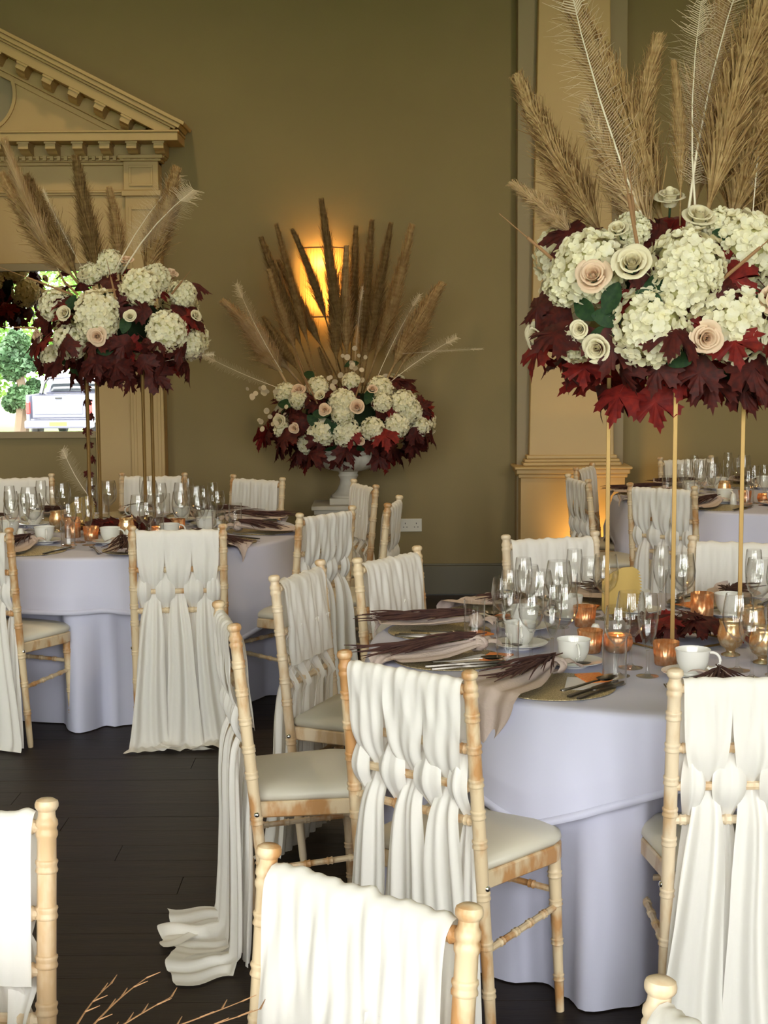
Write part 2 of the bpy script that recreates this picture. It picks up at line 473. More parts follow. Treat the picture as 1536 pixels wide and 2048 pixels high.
for s in (-1, 1):
    L = 1.33/math.cos(SL)
    Mx = Matrix.Translation((0, 0, ZA)) @ Matrix.Rotation(s*SL, 4, 'Y')
    def rk(lo, hi):
        return ((lo[0] if s > 0 else -hi[0], lo[1], lo[2]), (hi[0] if s > 0 else -lo[0], hi[1], hi[2]))
    b = MB()
    for lo, hi in (((-.00, -.36, -.022), (L+.02, 0, .0)), ((-.00, -.345, -.05), (L, 0, -.022)), ((-.01, -.33, -.065), (L-.02, 0, -.05)), ((-.02, -.31, -.125), (L-.05, 0, -.065))):
        l2, h2 = rk(lo, hi); b.box(l2, h2, Mx)
    b.build('raking_cornice', cm, om, smooth=False, bevel=.004)
    b = MB(); l2, h2 = rk((-.05, -.14, -.215), (L-.22, 0, -.125)); b.box(l2, h2, Mx)
    l2, h2 = rk((-.08, -.115, -.25), (L-.36, 0, -.215)); b.box(l2, h2, Mx)
    b.build('raking_moulding', cm, om, smooth=False, bevel=.004)
    for k in range(7):
        place('scroll_block', mod_me, om, Mx @ Matrix.Translation((s*(.10+k*.178), -.14, -.137)))
# wall below the mirror inside the surround, mirror bottom rail
om_part('lower_panel', [((-.70, -.05, 0), (.70, 0, 1.075))], M['wall'], 0)
om_part('mirror_rail', [((-.70, -.075, 1.05), (.70, -.05, 1.095))], M['greige'], .004)

mr = thing('mirror', 'large wall mirror reflecting the garden and a parked pickup truck', 'mirror', (XC, WALL_Y-.05, 1.095))
MB().box((-.695, -.008, 0.0), (.695, 0, 1.03)).build('mirror_glass', M['mirror'], mr, smooth=False)
MB().box((-.70, -.06, 1.03), (.70, 0, 1.074)).build('shaded_mirror_frame', M['greige'], mr, smooth=False)  # greige strip carries the recess shade at the mirror top in its colour

# ------------------------------------------------------------------ right pilaster (trim_2)
pl = bpy.data.objects.new('trim_2', None); COL.objects.link(pl); pl.location = (1.205, WALL_Y, 0)
struct(pl, 'tall cream tapering pilaster on a panelled plinth')
MB().box((-.345, -.12, 0), (.345, 0, RZ)).build('backing', M['greige'], pl, smooth=False, bevel=.004)
def taper(z0, hw0, z1, hw1, yf):
    b = MB()
    vs = [(-hw0, yf, z0), (hw0, yf, z0), (hw0, -.12, z0), (-hw0, -.12, z0), (-hw1, yf, z1), (hw1, yf, z1), (hw1, -.12, z1), (-hw1, -.12, z1)]
    b.add(vs, [(0,3,2,1),(4,5,6,7),(0,1,5,4),(1,2,6,5),(2,3,7,6),(3,0,4,7)])
    return b
taper(.90, .272, RZ, .205, -.20).build('shaft', cm, pl, smooth=False, bevel=.006)
MB().box((-.315, -.25, .862), (.315, -.0, .885)).box((-.305, -.24, .885), (.305, 0, .905)).box((-.29, -.225, .905), (.29, 0, .93)).build('shaft_base', cm, pl, smooth=False, bevel=.008)
MB().box((-.375, -.32, .845), (.375, 0, .862)).box((-.362, -.305, .815), (.362, 0, .845)).box((-.348, -.29, .79), (.348, 0, .815)).build('plinth_cap', cm, pl, smooth=False, bevel=.007)
MB().box((-.333, -.28, .345), (.333, 0, .79)).build('plinth', cm, pl, smooth=False, bevel=.004)
MB().box((-.338, -.285, 0), (.338, 0, .345)).build('plinth_base', M['skirting'], pl, smooth=False, bevel=.004)

# added floor lamp, out of view, that gives the plinth its warm glow
ul = thing('added_uplighter', 'added small black floor lamp, unseen, in front of the pilaster plinth', 'lamp', (1.36, 9.22, 0))
MB().lathe([(.001, 0), (.06, 0), (.06, .012), (.045, .02), (.05, .10), (.055, .11), (.05, .112), (.044, .085), (.001, .085)], 20).build('housing', M['rubber'], ul)
MB().lathe([(.001, .0885), (.043, .0885)], 20, cap=False).build('lens', emat('warm_lens', (1.0, 0.6, 0.2), 4.0), ul)
ld = bpy.data.lights.new('added_uplight', 'SPOT'); ld.energy = 24; ld.color = (1.0, 0.58, 0.17); ld.spot_size = R(95); ld.spot_blend = 0.9; ld.shadow_soft_size = .04
lo = bpy.data.objects.new('added_uplight_bulb', ld); COL.objects.link(lo); lo.parent = ul; lo.location = (0, 0, .12)
lo.rotation_euler = (R(180-52), 0, 0)

# added ceiling downlights, out of view, warming the far end of the room
for k, (x, y) in enumerate(((-4.2, 7.8), (-1.4, 7.8), (1.4, 7.8), (4.2, 7.8), (-2.6, 4.9), (2.6, 4.9))):
    dl = thing('added_ceiling_downlight', 'added unseen warm ceiling lamp ' + ('above the mirror end of the room', 'above the table before the mirror', 'above the far table', 'by the end wall past the far table', 'above the aisle by the mirror table', 'above the near table side')[k], 'lamp', (x, y, RZ), 0, 'ceiling downlights')
    MB().lathe([(.001, -.05), (.09, -.05), (.10, -.045), (.10, 0), (.001, 0)], 24).build('lamp_body', M['white_paint'], dl)
    MB().lathe([(.001, -.0515), (.08, -.0515), (.08, -.0505)], 24, cap=False).build('lamp_lens', emat('added_downlight_lens', (1.0, 0.75, 0.42), 6.0), dl)
    ld = bpy.data.lights.new('added_downlight', 'SPOT'); ld.energy = 75; ld.color = (1.0, 0.76, 0.46); ld.shadow_soft_size = .08; ld.spot_size = R(158); ld.spot_blend = 1.0
    lo = bpy.data.objects.new('added_downlight_bulb', ld); COL.objects.link(lo); lo.parent = dl; lo.location = (0, 0, -.14)

# ------------------------------------------------------------------ sconce and socket
sc_ = thing('wall_sconce', 'glowing pleated half-round wall sconce behind the pampas plumes', 'sconce', (-.385, WALL_Y, 1.80))
pl_b = MB()
def shade_fn(u, v):
    a = math.pi + math.pi*u
    r = .152*(1 + .012*math.sin(u*math.pi*40))*(1 - .10*v)
    return (r*math.cos(a), r*math.sin(a)*.72 - .02, .02 + .44*v)
pl_b.grid(shade_fn, 160, 4)
pl_b.build('shade', M['shade'], sc_, sharp=0)
for z, k in ((.02, 1.0), (.46, .9)):
    MB().tube([(.154*k*math.cos(math.pi+math.pi*i/24), .154*k*math.sin(math.pi+math.pi*i/24)*.72-.02, z) for i in range(25)], .005, 6).build('shade_ring', M['reed'], sc_)
MB().box((-.04, -.02, .10), (.04, 0, .38)).build('back_plate', M['gold_rod'], sc_)
MB().tube([(0, -.02, .2), (0, -.06, .2), (0, -.06, .24)], .009, 8).build('arm', M['gold_rod'], sc_)
MB().lathe([(.001, 0), (.016, .006), (.022, .03), (.018, .06), (.001, .075)], 12, Matrix.Translation((0, -.06, .24))).build('bulb', emat('warm_bulb', (1.0, 0.62, 0.22), 12.0), sc_)
for z in (.36, .14):
    ld = bpy.data.lights.new('sconce_light', 'POINT'); ld.energy = 4.5; ld.color = (1.0, 0.56, 0.16); ld.shadow_soft_size = .03
    lo = bpy.data.objects.new('sconce_bulb_light', ld); COL.objects.link(lo); lo.parent = sc_; lo.location = (0, -.07, z)

so = thing('power_socket', 'white double power socket low on the olive wall', 'socket', (.175, WALL_Y, .46))
MB().box((-.073, -.010, -.043), (.073, 0, .043)).build('face_plate', M['plastic'], so, smooth=False, bevel=.003)
for x in (-.036, .036):
    for dx, dz, w, h in ((0, .012, .004, .010), (-.011, -.012, .008, .004), (.011, -.012, .008, .004)):
        MB().box((x+dx-w/2, -.0108, dz-h/2), (x+dx+w/2, -.0098, dz+h/2)).build('socket_slot', M['black'], so, smooth=False)
    MB().box((x-.006+(.018 if x > 0 else -.018), -.0135, .016), (x+.006+(.018 if x > 0 else -.018), -.009, .034)).build('switch', M['plastic'], so, smooth=False)
# @@FURNITURE
# ------------------------------------------------------------------ chairs
LEAN, TOPZ, HW = .09, .92, .1825
def yb(z): return LEAN*(1 - z/TOPZ)
RAILS = (.874, .735, .645, .565)

def post_profile():
    P = [(.0105, 0), (.0125, .02), (.0135, .12)]
    def ring(z, r):
        P.extend([(r, z-.011), (r+.0022, z-.009), (r+.0026, z-.006), (r+.0008, z-.001), (r+.0008, z+.001), (r+.0026, z+.006), (r+.0022, z+.009), (r, z+.011)])
    for z in (.15, .27, .39, .515, .585, .66, .738, .812): ring(z, .0135 + .0022*min(1, z/.5))
    P.extend([(.0155, .855), (.0178, .860), (.0180, .866), (.0160, .870), (.0160, .873), (.0182, .877), (.0176, .884), (.0150, .888), (.0138, .893), (.0138, .899),
              (.0165, .902), (.0188, .906), (.0190, .911), (.0172, .916), (.011, .9195), (.001, .920)])
    return P
def turned(p0, p1, r0, r1, rings, seg=10):
    L = (Vector(p1)-Vector(p0)).length
    prof = []
    for k in range(0, 41):
        t = k/40
        prof.append((r0+(r1-r0)*t, t*L))
    for q in rings:
        z = q*L; r = r0+(r1-r0)*q
        prof = [p for p in prof if abs(p[1]-z) > .010]
        prof += [(r, z-.0095), (r+.0028, z-.006), (r+.0006, z), (r+.0028, z+.006), (r, z+.0095)]
    prof.sort(key=lambda p: p[1])
    return MB().lathe(prof, seg, rot_to(p0, p1))

def seat_outline(inset=0.0, n=10):
    hwb, hwf, y0, y1, rc = .172-inset, .200-inset, .052+inset, .405-inset, .075
    pts = [(-hwb, y0), (hwb, y0)]
    for k in range(n+1):
        a = math.pi/2*k/n
        pts.append((hwf-rc+rc*math.cos(a), y1-rc+rc*math.sin(a)))
    for k in range(n+1):
        a = math.pi/2+math.pi/2*k/n
        pts.append((-hwf+rc+rc*math.cos(a), y1-rc+rc*math.sin(a)))
    return pts
def chair_meshes(wood):
    out = []
    ax = Vector((0, -LEAN, TOPZ)).normalized()
    for s in (-1, 1):
        Mp = frame(ax, (1, 0, 0), (s*HW, LEAN, 0))
        sc = Vector((0, -LEAN, TOPZ)).length/TOPZ
        out.append(('back_post', MB().lathe([(r, z*sc) for r, z in post_profile()], 14, Mp).mesh('back_post', wood)))
        out.append(('front_leg', turned((s*.172, .362, .40), (s*.182, .378, 0), .0165, .0105, (.12, .30, .55, .78)).mesh('front_leg', wood)))
        out.append(('stretcher', turned((s*HW, yb(.255), .255), (s*.176, .368, .27), .0085, .0085, (.2, .4, .6, .8), 8).mesh('stretcher', wood)))
        out.append(('seat_bolt', MB().lathe([(.0001, .006), (.004, .0055), (.007, .003), (.008, 0)], 10, frame((s, 0, 0), (0, 1, 0), (s*(HW+.014), yb(.41), .41))).mesh('seat_bolt', M['chrome'])))
    out.append(('stretcher', turned((-.175, .366, .31), (.175, .366, .31), .0085, .0085, (.2, .4, .6, .8), 8).mesh('stretcher', wood)))
    out.append(('stretcher', turned((-HW, yb(.30), .30), (HW, yb(.30), .30), .0085, .0085, (.2, .4, .6, .8), 8).mesh('stretcher', wood)))
    for z in RAILS:
        out.append(('back_rail', turned((-HW, yb(z), z), (HW, yb(z), z), .0105, .0105, (.08, .36, .64, .92), 8).mesh('back_rail', wood)))
    def ring(ins, z): return [Vector((x, y, z)) for x, y in seat_outline(ins)]
    def cush(k, z): return [Vector((x*k, .228+(y-.228)*k, z)) for x, y in seat_outline(.002)]
    out.append(('seat_frame', MB().loft([ring(.004, .393), ring(0, .397), ring(0, .432), ring(.004, .436)]).mesh('seat_frame', wood)))
    out.append(('seat_cushion', MB().loft([ring(.008, .4355), ring(.0, .446), ring(.002, .458), cush(.94, .468), cush(.80, .4765), cush(.58, .481), cush(.30, .483)]).mesh('seat_cushion', M['cushion'], sharp=0)))
    return out
CH = {'warm': chair_meshes(M['wood']), 'pale': chair_meshes(M['wood_pale'])}

# ---- chiffon sash woven through the rails
def smooth_tab(xs, ys, n):
    t = np.linspace(0, 1, n)
    v = np.interp(t, xs, ys)
    k = np.array([1, 2, 3, 2, 1.])/9
    p = np.concatenate([[v[0]]*2, v, [v[-1]]*2])
    return np.convolve(p, k, 'valid')
def sash_mesh(seed, trail=0.0, drift=0.0):
    rg = random.Random(seed)
    b = MB()
    yo = lambda z, o: yb(max(z, 0)) - o
    floor_o = .085 + .035
    # rows: z, offset outwards, half width, amplitude, centre spread
    base = [(.62, -.020, .0555, .0050, 1.0), (.72, -.022, .0555, .0050, 1.0), (.84, -.021, .0555, .0050, 1.0), (.888, -.021, .0555, .003, 1.0), (.904, -.010, .0555, .0025, 1.0),
            (.905, .010, .0555, .0025, 1.0), (.891, .021, .0555, .003, 1.0), (.85, .023, .0555, .0050, 1.0), (.80, .024, .054, .0060, 1.0), (.75, .026, .053, .0075, 1.0),
            (.70, .022, .046, .0075, .99), (.665, .005, .035, .006, .97), (.645, -.016, .028, .005, .95), (.625, .000, .030, .005, .95), (.59, .025, .036, .007, .96),
            (.565, .032, .040, .010, .98), (.53, .038, .045, .013, 1.0), (.45, .048, .052, .015, 1.04), (.33, .060, .056, .015, 1.10), (.20, .076, .066, .016, 1.19), (.09, .092, .074, .017, 1.27), (.022, .104, .080, .017, 1.32)]
    if trail > 0:
        base += [(.008, .125+trail*.3, .095, .010, 1.25), (.008, .13+trail*.65, .120, .009, 1.15), (.007, .13+trail, .135, .007, 1.10)]
    else:
        base += [(.007, .125, .083, .009, 1.34)]
    zs = [r[0] for r in base]; os_ = [r[1] for r in base]
    d = [0]
    for k in range(1, len(base)): d.append(d[-1] + math.hypot(zs[k]-zs[k-1], os_[k]-os_[k-1]) + .004)
    d = [x/d[-1] for x in d]
    NV, NU = 84, 26
    Z, O, HWt, A, SP = [smooth_tab(d, [r[k] for r in base], NV+1) for k in range(5)]
    gp = [(rg.uniform(30, 48), rg.uniform(0, 6.28), rg.uniform(-9, 9)) for _ in range(2)] + [(rg.uniform(75, 120), rg.uniform(0, 6.28), rg.uniform(-14, 14)) for _ in range(3)]
    def glob(x, z):
        s = 0
        for q, (kx, p0, kz) in enumerate(gp):
            m = math.sin(kx*x + p0 + kz*(z-.9) + .8*math.sin(9*z+p0))
            s += (1-2*abs(m))*(.45 if q < 2 else .22)
        return s
    JTOP = int(np.argmax(Z))
    for i in (-1, 0, 1):
        ph = [rg.uniform(0, 6.28) for _ in range(4)]; ks = (rg.uniform(1.3, 1.8), rg.uniform(2.6, 3.5)); lat = rg.uniform(-.008, .008); hw_k = rg.uniform(.92, 1.06)
        low = rg.uniform(0, .02)
        def fn(u, v):
            j = min(NV, int(round(v*NV))); z, o, hw, a, sp = Z[j], O[j], HWt[j], A[j], SP[j]
            w = u*2-1
            nar = max(0.0, 1-hw/.05)
            c = i*.1095*sp + lat*nar + drift*max(0, .56-z)
            g = 1.0 if j < JTOP else max(0.0, min(1.0, (z-.70)/.12))
            g = g*g*(3-2*g)
            x = c + w*hw*(1 + (hw_k-1)*(1-g))
            bend = .10*math.sin(v*9+ph[2])*(1-g)
            wl = math.sin((w+bend)*ks[0]*math.pi + ph[0]) * .62 + math.sin((w+bend)*ks[1]*math.pi + ph[1]) * .38
            wg = glob(x, z)
            wv = wl*(1-g) + wg*g
            off = o + a*wv - .020*nar*w*w
            zz = z + (.003*wv if .88 < z else 0)
            if z < .03 and trail > 0:
                zz = .005 + abs(a*1.2*wv) + .018*max(0, math.sin(w*2.6+ph[0]))
                off += .035*math.sin(w*2.2+ph[1])*trail*4
                x += .03*math.sin(v*60+ph[1])*trail*3
            elif z < .03: zz = max(.004, z + .004*wv)
            return (x, yo(z, off), max(.003, zz))
        b.grid(fn, NU, NV)
    # the in-between strands that bulge over the third rail, then hang behind
    b2 = [(.755, -.014, .010, .003), (.72, -.002, .020, .004), (.69, .018, .035, .005), (.655, .032, .041, .006), (.63, .032, .040, .006), (.60, .015, .031, .005), (.575, -.006, .020, .004),
          (.555, -.016, .018, .004), (.52, -.004, .026, .006), (.40, .016, .040, .010), (.22, .042, .052, .012), (.06, .068, .060, .013), (.008, .078, .062, .010)]
    z2 = [r[0] for r in b2]; d2 = [(z2[0]-z)/(z2[0]-z2[-1]) for z in z2]
    N2 = 52
    Z2, O2, H2, A2 = [smooth_tab(d2, [r[k] for r in b2], N2+1) for k in range(4)]
    for c0, kk in ((-.139, .72), (-.052, 1.0), (.056, 1.0), (.139, .72)):
        ph = [rg.uniform(0, 6.28) for _ in range(3)]; c1 = c0 + rg.uniform(-.006, .006)
        def fn2(u, v):
            j = min(N2, int(round(v*N2))); z, o, hw, a = Z2[j], O2[j], H2[j], A2[j]
            w = u*2-1
            wv = math.sin(w*2.1*math.pi+ph[0]+v*2)*.7 + math.sin(w*4.2*math.pi+ph[1])*.3
            return (c1*(1+.25*max(0, .56-z)) + w*hw*kk + drift*max(0, .56-z), yo(z, o + a*wv - .016*w*w*(1 if z > .55 else .3)), z)
        b.grid(fn2, 12, N2)
    return b.mesh('chair_sash', M['sash'], sharp=0)
SASH = [sash_mesh(11), sash_mesh(23), sash_mesh(35), sash_mesh(47, trail=.05, drift=.02), sash_mesh(59, trail=.14, drift=.08)]

# name: x, y, facing (deg), wood, sash, label of the chair, label of the sash
CHAIRS = [
 (-.031, 1.978, -131, 'warm', 1, 'limewashed chair with brightly lit sash, its back towards the big near table', 'brightly sunlit white chiffon sash on the closest whole chair back'),
 (-.722, 2.345, -96, 'pale', 0, 'pale limewashed chair beside the bare stretch of dark floor, tucked to the barely seen table', 'white sash on the pale chair at the edge of bare floor'),
 (.364, 1.455, 197, 'pale', 2, 'pale chair of which only one post top shows, in front of the near table', 'scrap of white sash beside a lone pale post top'),
 (.045, 3.364, 50.6, 'warm', 1, 'orange-worn limewashed chair at the near table, napkin corner hanging beside it', 'ivory sash woven through the rails of the chair beside the hanging napkin corner'),
 (.823, 3.255, 91, 'pale', 2, 'pale limewashed chair at the near table with dark forks lying just behind its post', 'wide white sash on the pale chair in front of the forks'),
 (-.431, 4.009, 12.6, 'warm', 4, 'limewashed chair seen edge-on with its sash trailing out on the dark floor', 'ivory sash with hem trailing out across the dark floor'),
 (-.282, 4.827, -20.9, 'pale', 3, 'pale limewashed chair with rounded cream seat between the edge-on chair and the next', 'ivory sash on the pale chair between the edge-on chair and the next'),
 (.012, 5.186, -35, 'warm', 1, 'limewashed chair with short visible back just behind the dark grass napkins', 'white sash on the chair just behind the dark grass napkins'),
 (.636, 5.683, -74.3, 'pale', 0, 'limewashed chair behind the cluster of wine glasses on the near table', 'ivory sash behind the cluster of wine glasses'),
 (1.329, 5.52, -108, 'pale', 2, 'limewashed chair behind the dark leaf heap, mostly hidden by its wide sash', 'wide white sash behind the dark leaf heap and cup'),
 (-.252, 6.563, 142.9, 'warm', 2, 'limewashed chair with braided sash at the open side of the mirror table', 'ivory braided sash on the chair at the open side of the mirror table'),
 (-.835, 6.017, 96, 'warm', 3, 'orange-worn limewashed chair with full flowing sash in front of the mirror table', 'full ivory sash flowing to the floor in front of the mirror table'),
 (-1.665, 6.03, 65, 'warm', 1, 'limewashed chair cut by the picture edge with taupe seat beside the white table skirt', 'ivory sash end pooled beside the cut-off chair with the taupe seat'),
 (.047, 6.989, 171, 'warm', 0, 'limewashed chair seen edge-on just before the wall socket', 'white sash bulging behind the edge-on chair by the wall socket'),
 (-.10, 7.90, -160.5, 'warm', 1, 'orange-worn limewashed chair turned sideways in front of the white urn pedestal', 'cream sash on the chair in front of the urn pedestal'),
 (-.701, 8.31, -126.8, 'warm', 2, 'limewashed chair at the mirror table between the urn and the cream overmantel', 'pinkish ivory sash on the chair between urn and overmantel'),
 (-1.322, 8.575, -94.6, 'warm', 0, 'limewashed chair across the mirror table in front of the cream overmantel pilaster', 'ivory sash in front of the cream overmantel pilaster'),
 (-2.08, 8.52, -74, 'warm', 3, 'limewashed chair across the mirror table right under the mirror', 'ivory sash on the chair under the mirror'),
 (1.421, 7.637, 52.3, 'warm', 1, 'limewashed chair with woven sash drawn up to the far table beside the pilaster', 'ivory woven sash on the chair drawn up to the far table'),
 (1.057, 8.142, 10.2, 'warm', 2, 'limewashed chair seen sideways in front of the golden plinth, the shorter looking of two', 'shaded grey-ivory sash on the sideways chair in front of the golden plinth'),
 (1.196, 8.925, -23, 'warm', 0, 'limewashed chair half hidden behind another, close up against the golden plinth', 'shaded sash of the half hidden chair close against the golden plinth'),
 (1.93, 9.56, -72, 'warm', 1, 'limewashed chair against the olive wall across the far table', 'ivory sash against the olive wall across the far table'),
]
for (x, y, face, wood, sv, lab, slab) in CHAIRS:
    rz = R(face-90)
    t = thing('chiavari_chair', lab, 'chair', (x, y, 0), rz, 'limewashed chairs around the tables')
    for nm, me in CH[wood]: place(nm, me, t)
    s = place('chair_sash', SASH[sv], None, Matrix.Translation((x, y, 0)) @ Matrix.Rotation(rz, 4, 'Z'))
    tag(s, slab, 'sash', 'chiffon sashes on the chairs')

# ------------------------------------------------------------------ tables under cloths
TR, TZ = .905, .742
TABLES = {'near': (.87, 4.40), 'mirror': (-1.32, 7.20), 'far': (2.25, 8.64), 'front': (-.85, 1.03)}
def fold_fn(seed, n=13):
    rg = random.Random(seed)
    ph = [rg.uniform(0, 6.28) for _ in range(5)]
    def f(a, t):       # a angle, t 0..1 down the drop
        q = a + .22*math.sin(3*a+ph[0]) + .12*math.sin(5*a+ph[1])
        w = math.sin(n*q+ph[2]); w = w*abs(w)**.3
        w2 = math.sin(2*n*q*.5+5*a+ph[3])
        e = t*t*(3-2*t)
        return e*(.056*w + .014*w2 - .004)
    return f
def cloth_mesh(fold, drop, z_top, extra, nA=288, nV=26, hem=0.0, dents=(), bulge=None):
    b = MB()
    vs, fs = [], []
    rings = [.12, .35, .6, .8, .87]
    def ring(fn):
        base = len(vs)
        for k in range(nA): vs.append(fn(2*math.pi*k/nA))
        return base
    prev = None
    vs.append((0, 0, z_top))
    for rr in rings:
        cur = ring(lambda a: (rr*math.cos(a), rr*math.sin(a), z_top))
        for k in range(nA):
            k2 = (k+1) % nA
            fs.append((0, cur+k, cur+k2) if prev is None else (prev+k, cur+k, cur+k2, prev+k2))
        prev = cur
    for q in range(1, 6):           # rounded edge
        an = math.pi/2*q/5
        cur = ring(lambda a: ((TR-.015+(.015+extra)*math.sin(an))*math.cos(a), (TR-.015+(.015+extra)*math.sin(an))*math.sin(a), z_top-.015*(1-math.cos(an))))
        for k in range(nA): fs.append((prev+k, cur+k, cur+(k+1) % nA, prev+(k+1) % nA))
        prev = cur
    for j in range(1, nV+1):
        def fn(a):
            L = drop(a)
            s = j/nV
            z = z_top-.015 - (L-.015)*s
            t = max(0, min(1, (z_top-z)/z_top))
            r = TR + extra + fold(a, t) + .012*t + (bulge(a)*min(1, s*1.5) if bulge else 0)
            for (ca, rm) in dents:
                da = abs((a-ca+math.pi) % (2*math.pi) - math.pi)
                wd = max(0, min(1, (R(14)-da)/R(4))); wd = wd*wd*(3-2*wd)
                q = max(0, min(1, (t-.20)/.16))
                if wd*q > 0 and rm < r: r += (rm-r)*wd*q
            if s > .999 and hem: r += hem
            return (r*math.cos(a), r*math.sin(a), max(.004, z))
        cur = ring(fn)
        for k in range(nA): fs.append((prev+k, cur+k, cur+(k+1) % nA, prev+(k+1) % nA))
        prev = cur
    b.add(vs, fs)
    b.last = [Vector(v) for v in vs[-nA:]]; b.above = [Vector(v) for v in vs[-2*nA:-nA]]
    return b
def key_drop(keys):
    ks = sorted(keys)
    ks = [(ks[-1][0]-360, ks[-1][1])] + ks + [(ks[0][0]+360, ks[0][1])]
    xs = [k[0] for k in ks]; ys = [k[1] for k in ks]
    def f(a):
        d = math.degrees(a) % 360
        if d > 180: d -= 360
        return float(np.interp(d, xs, ys))
    return f
OVER = {
 'near': key_drop([(-178, .24), (-168, .31), (-152, .20), (-136, .22), (-123, .305), (-112, .24), (-100, .185), (-84, .15), (-62, .17), (-33, .30), (0, .16), (35, .17), (60, .30), (100, .16), (140, .28)]),
 'mirror': key_drop([(-180, .2), (-135, .30), (-118, .27), (-108, .235), (-80, .235), (-62, .26), (-45, .40), (-20, .25), (10, .22), (45, .4), (90, .22), (135, .4)]),
 'far': key_drop([(-180, .22), (-135, .42), (-90, .2), (-45, .42), (0, .22), (45, .42), (90, .22), (135, .42)]),
 'front': key_drop([(-180, .22), (-135, .42), (-90, .2), (-45, .42), (0, .22), (45, .42), (90, .22), (135, .42)]),
}
TNAME = {'near': 'the near table under the red-leaved bouquet', 'mirror': 'the table before the mirror', 'far': 'the far table beside the pilaster', 'front': 'the foreground table that barely shows'}
for k, (nm, (cx, cy)) in enumerate(TABLES.items()):
    fo = fold_fn(100+k, 12 if nm == 'near' else 13)
    dents = []
    for c in CHAIRS:
        dx, dy = c[0]-cx, c[1]-cy; dd = math.hypot(dx, dy)
        if dd < 1.6: dents.append((math.atan2(dy, dx), dd-.43))
    o = cloth_mesh(fo, lambda a: TZ-.004, TZ, -.008, dents=dents).build('tablecloth', M['cloth'], sharp=0, M=Matrix.Translation((cx, cy, 0)))
    tag(o, 'floor-length white round tablecloth on ' + TNAME[nm], 'tablecloth', 'floor-length tablecloths')
    cm_ = cloth_mesh(fo, OVER[nm], TZ+.007, .012, hem=.002, bulge=lambda a: .42*max(0, OVER[nm](a)-.17) + .010*math.sin(11*a+k) + .006*math.sin(19*a+2*k))
    o = cm_.build('table_overlay', M['cloth'], sharp=0, M=Matrix.Translation((cx, cy, 0)))
    hb = MB(); hv = []
    for lo_, up_ in zip(cm_.last, cm_.above):
        d = (up_-lo_); d.normalize(); out = Vector((lo_.x, lo_.y, 0)).normalized()
        hv += [lo_ - d*.001 - out*.001, lo_ - d*.001 + out*.0028, lo_ + d*.020 + out*.0028, lo_ + d*.020 - out*.0005]
    nh = len(cm_.last)
    hb.add(hv, [(4*i+q, 4*((i+1) % nh)+q, 4*((i+1) % nh)+q+1, 4*i+q+1) for i in range(nh) for q in range(3)])
    hb.build('hem', M['cloth'], o, sharp=0)
    tag(o, 'white overlay cloth with hanging corners on ' + TNAME[nm], 'tablecloth', 'overlay cloths')
# @@TABLEWARE
# ------------------------------------------------------------------ tableware meshes
TOP = TZ + .0072
def lathe_mesh(name, prof, mat, seg=24, rib=None, sharp=40): return MB().lathe(prof, seg, rib=rib).mesh(name, mat, sharp=sharp)
W_BOWL = [(.0045, .078), (.010, .086), (.026, .103), (.034, .122), (.0365, .142), (.034, .165), (.0305, .188), (.0295, .190), (.033, .164), (.0352, .142), (.0328, .123), (.025, .105), (.009, .089), (.001, .087)]
W_STEM = [(.001, 0), (.034, 0), (.0345, .0015), (.012, .006), (.005, .012), (.0038, .045), (.0045, .078), (.001, .080)]
B_BOWL = [(.005, .080), (.014, .088), (.033, .108), (.041, .132), (.0425, .155), (.039, .185), (.0345, .210), (.0335, .212), (.038, .184), (.0412, .155), (.0398, .133), (.032, .110), (.013, .091), (.001, .089)]
F_BOWL = [(.0045, .070), (.012, .088), (.022, .115), (.0275, .150), (.0275, .185), (.0235, .222), (.0225, .224), (.0262, .185), (.0262, .150), (.0207, .116), (.011, .092), (.001, .078)]
F_STEM = [(.001, 0), (.030, 0), (.0305, .0015), (.010, .005), (.0045, .012), (.004, .04), (.005, .070), (.001, .073)]
TUMB = [(.001, 0), (.030, 0), (.0315, .003), (.0325, .125), (.0315, .126), (.0300, .018), (.001, .016)]
GL = {
 'wine_glass': [('bowl', lathe_mesh('bowl', W_BOWL, M['glass'])), ('stem', lathe_mesh('stem', W_STEM, M['glass'], 16))],
 'red_wine_glass': [('bowl', lathe_mesh('bowl', B_BOWL, M['glass'])), ('stem', lathe_mesh('stem', [(r, z*1.02) for r, z in W_STEM], M['glass'], 16))],
 'champagne_flute': [('bowl', lathe_mesh('bowl', F_BOWL, M['glass'])), ('stem', lathe_mesh('stem', F_STEM, M['glass'], 16))],
}
TUMB_ME = lathe_mesh('tumbler', TUMB, M['glass'])
def cup_meshes():
    cup = lathe_mesh('cup_bowl', [(.001, .003), (.020, .003), (.022, 0), (.024, 0), (.023, .006), (.031, .016), (.038, .034), (.0405, .056), (.0425, .062), (.0415, .0625), (.039, .056), (.0365, .034), (.029, .018), (.001, .010)], M['china'], 28)
    pts = []
    for k in range(15):
        a = R(115) - R(230)*k/14
        pts.append((.045 + .021*math.cos(a) - .004*(k/14), 0, .036 + .020*math.sin(a)))
    pts = [(.040, 0, .055)] + pts[1:-1] + [(.034, 0, .020)]
    h = MB().tube(pts, .0033, 8).mesh('handle', M['china'])
    sau = lathe_mesh('saucer', [(.001, .004), (.028, .004), (.030, 0), (.034, 0), (.036, .004), (.060, .010), (.073, .015), (.0735, .0165), (.060, .0125), (.036, .0065), (.001, .0065)], M['china'], 36)
    return cup, h, sau
CUP_ME, HAND_ME, SAU_ME = cup_meshes()
CHARGER_ME = lathe_mesh('charger_plate', [(.001, 0), (.155, 0), (.160, .002), (.160, .004), (.154, .005), (.001, .005)], M['glitter'], 48)
